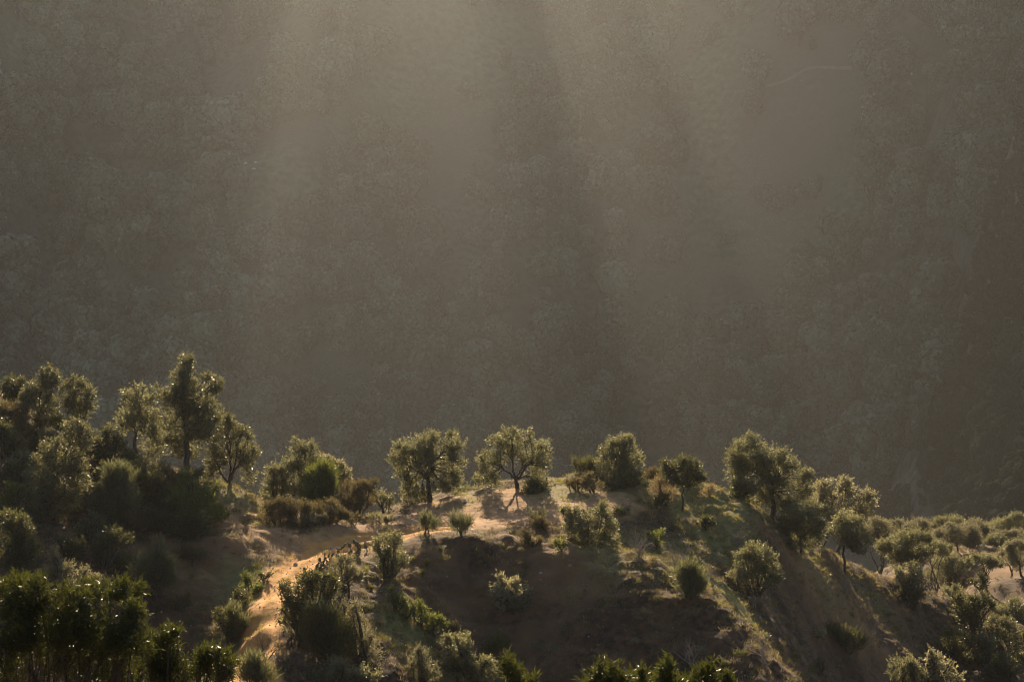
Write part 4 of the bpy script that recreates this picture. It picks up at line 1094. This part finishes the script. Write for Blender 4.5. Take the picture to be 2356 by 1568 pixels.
for k in range(4600):
    vx, vy = q.uniform(-150, 2560), q.uniform(-40, 1240)
    thick_ = float(fbm(np.array(vx / 170.), np.array(vy / 110.), 57, 3))
    if q.random() > wood_density(vx, vy) * (min(1., max(.08, .62 + 2.0 * thick_)) if vx < 2200 else 1): continue
    g = hitf(vx, vy)
    if g is None or g[1] < 245: continue
    cand.append((vx, vy, g, (.5 + 1.3 * q.random() ** 1.8) * (1.5 if g[1] > 700 else .62), q.uniform(0, 6.28), int(q.integers(0, 6)) if g[1] > 700 else 6 + int(q.integers(0, 3))))
for k in range(900):
    vx, vy = q.uniform(2150, 2480), q.uniform(-40, 1260); g = hitf(vx, vy)
    if g is not None and 245 < g[1] < 700: cand.append((vx, vy, g, q.uniform(.35, .9), q.uniform(0, 6.28), 6 + int(q.integers(0, 3))))
for k in range(26):
    vx, vy = q.uniform(640, 790), q.uniform(-25, 60); g = hitf(vx, vy)
    if g is not None: cand.append((vx, vy, g, q.uniform(.9, 1.6), q.uniform(0, 6.28), int(q.integers(0, 6))))
# crest trees above the frame, they comb the sunlight
for k in range(200):
    x = q.uniform(-420, 420); yc = float(crest_y(np.array(x))) + q.normal(0, 9)
    cand.append((0, -500, np.array((x, yc, float(Hf(np.array(x), np.array(yc))))), q.uniform(.9, 1.6), q.uniform(0, 6.28), int(q.integers(0, 6))))
COLS = ((60, 'the left skyline trees'), (320, 'the airy see-through tree'), (560, 'the forked tree on the mound'), (720, 'the ridge bush clump'), (980, 'the leaning olive'), (1190, 'the second ridge olive'), (1420, 'the conical tree'), (1570, 'the umbrella-shaped tree'), (1770, 'the biggest olive'), (1940, 'the pale golden tree'), (2130, 'the left of the grove'), (2310, 'the right edge of the grove'))
ROWS = ((60, 'hazy tree near the top edge of the photo, above '), (270, 'hazy tree high on the far slope, above '), (480, 'hazy tree halfway up the far slope, above '), (700, 'hazy tree low on the far slope, above '), (880, 'lowest hazy far-slope tree right above '))
indiv, ids = [], set()
for cx, cn in COLS:
    for cyv, rn in ROWS:
        if cx < 600 and cyv > 750: continue
        best = [c for c in cand if abs(c[0] - cx) < 75 and abs(c[1] - cyv) < 85 and id(c) not in ids]
        if not best: continue
        c = max(best, key=lambda c: c[3] - .004 * abs(c[0] - cx) - .004 * abs(c[1] - cyv))
        ids.add(id(c)); indiv.append((c, rn + cn))
for (vx, vy, g, s, rz, k), lab in indiv:
    s *= 1.12
    root = empty('far_tree', g - np.array((0, 0, .6)))
    root.rotation_euler = (0, 0, rz); root.scale = (s, s, s)
    tag(root, lab, 'tree', 'hazy trees on the far slope')
    obj('trunk', FTM[k][0], root); obj('crown', FTM[k][1], root)
rest = [c for c in cand if id(c) not in ids]
instances('far_woodland', 'hazy woodland covering the far mountainside', 'woodland', [m[1] for m in FTM], np.array([c[2] - np.array((0, 0, 2.4 * c[3])) for c in rest]), np.array([c[3] for c in rest]), np.array([c[4] for c in rest]), np.array([c[5] for c in rest]))
for i, (vx, vy, lab) in enumerate(((566, 378, 'white rock on the meadow spur, leftmost of three'), (588, 376, 'white rock on the meadow spur, upper right of three'), (585, 391, 'white rock on the meadow spur, lowest of three'), (1846, 188, 'lone white rock in the brown field at upper right'), (2098, 172, 'white rock left of a pair at upper right'), (2150, 178, 'white rock right of a pair at upper right'))):
    g = hitf(vx, vy)
    if g is not None: rock(lab, g, .9, 40 + i, STONE, 'white rocks on the far slope', 'white_rock')
# hedge of cactus on the far meadow
pts = [hitf(vx, vy) for vx, vy in ((1990, 258), (2002, 280), (2016, 305), (2030, 325), (2050, 345))]
q = np.random.default_rng(5)
pos = np.concatenate([a + (b - a) * q.random((120, 1)) + q.normal(0, 1.5, (120, 3)) for a, b in zip(pts[:-1], pts[1:])])
pos[:, 2] = Hf(pos[:, 0], pos[:, 1]) + q.uniform(.2, 5, len(pos))
d = q.normal(0, .4, pos.shape); d[:, 2] = 1; d /= np.linalg.norm(d, axis=1, keepdims=True)
g0 = pts[2]
Vh, Fh = quads_leaf(pos - g0, d, q.uniform(1.4, 2.4, len(pos)), q.uniform(.9, 1.5, len(pos)), q)
root = empty('cactus_hedge', g0); tag(root, 'thin pale hedge running down the meadow at upper right', 'hedge')
obj('foliage', mesh_np('foliage', Vh, Fh, LM['pale'], fattr=q.random(len(Fh))), root)

# ------------------------------------------------------------------ haze
def haze():
    x0, x1, y0, y1 = -735, 735, -60, 1715
    z0 = min(GZ.min(), FZ.min()) - 1.0; z1 = FZ.max() + 24
    V = np.array([(x, y, z) for z in (z0, z1) for y in (y0, y1) for x in (x0, x1)])
    F = np.array([(0, 2, 3, 1), (4, 5, 7, 6), (0, 1, 5, 4), (2, 6, 7, 3), (0, 4, 6, 2), (1, 3, 7, 5)])
    m, nt, out = new_mat('haze')
    v = N(nt, 'ShaderNodeVolumePrincipled')
    v.inputs['Color'].default_value = (.76, .785, .83, 1)
    v.inputs['Density'].default_value = HAZE_DENSITY
    v.inputs['Anisotropy'].default_value = HAZE_G
    nt.links.new(v.outputs[0], out.inputs['Volume'])
    o = obj('haze', mesh_np('haze', V, F, m)); o['kind'] = 'stuff'
    print('haze box z', z0, z1)
haze()
print('tris', sum(len(m.loops) - 2 * len(m.polygons) for m in bpy.data.meshes))
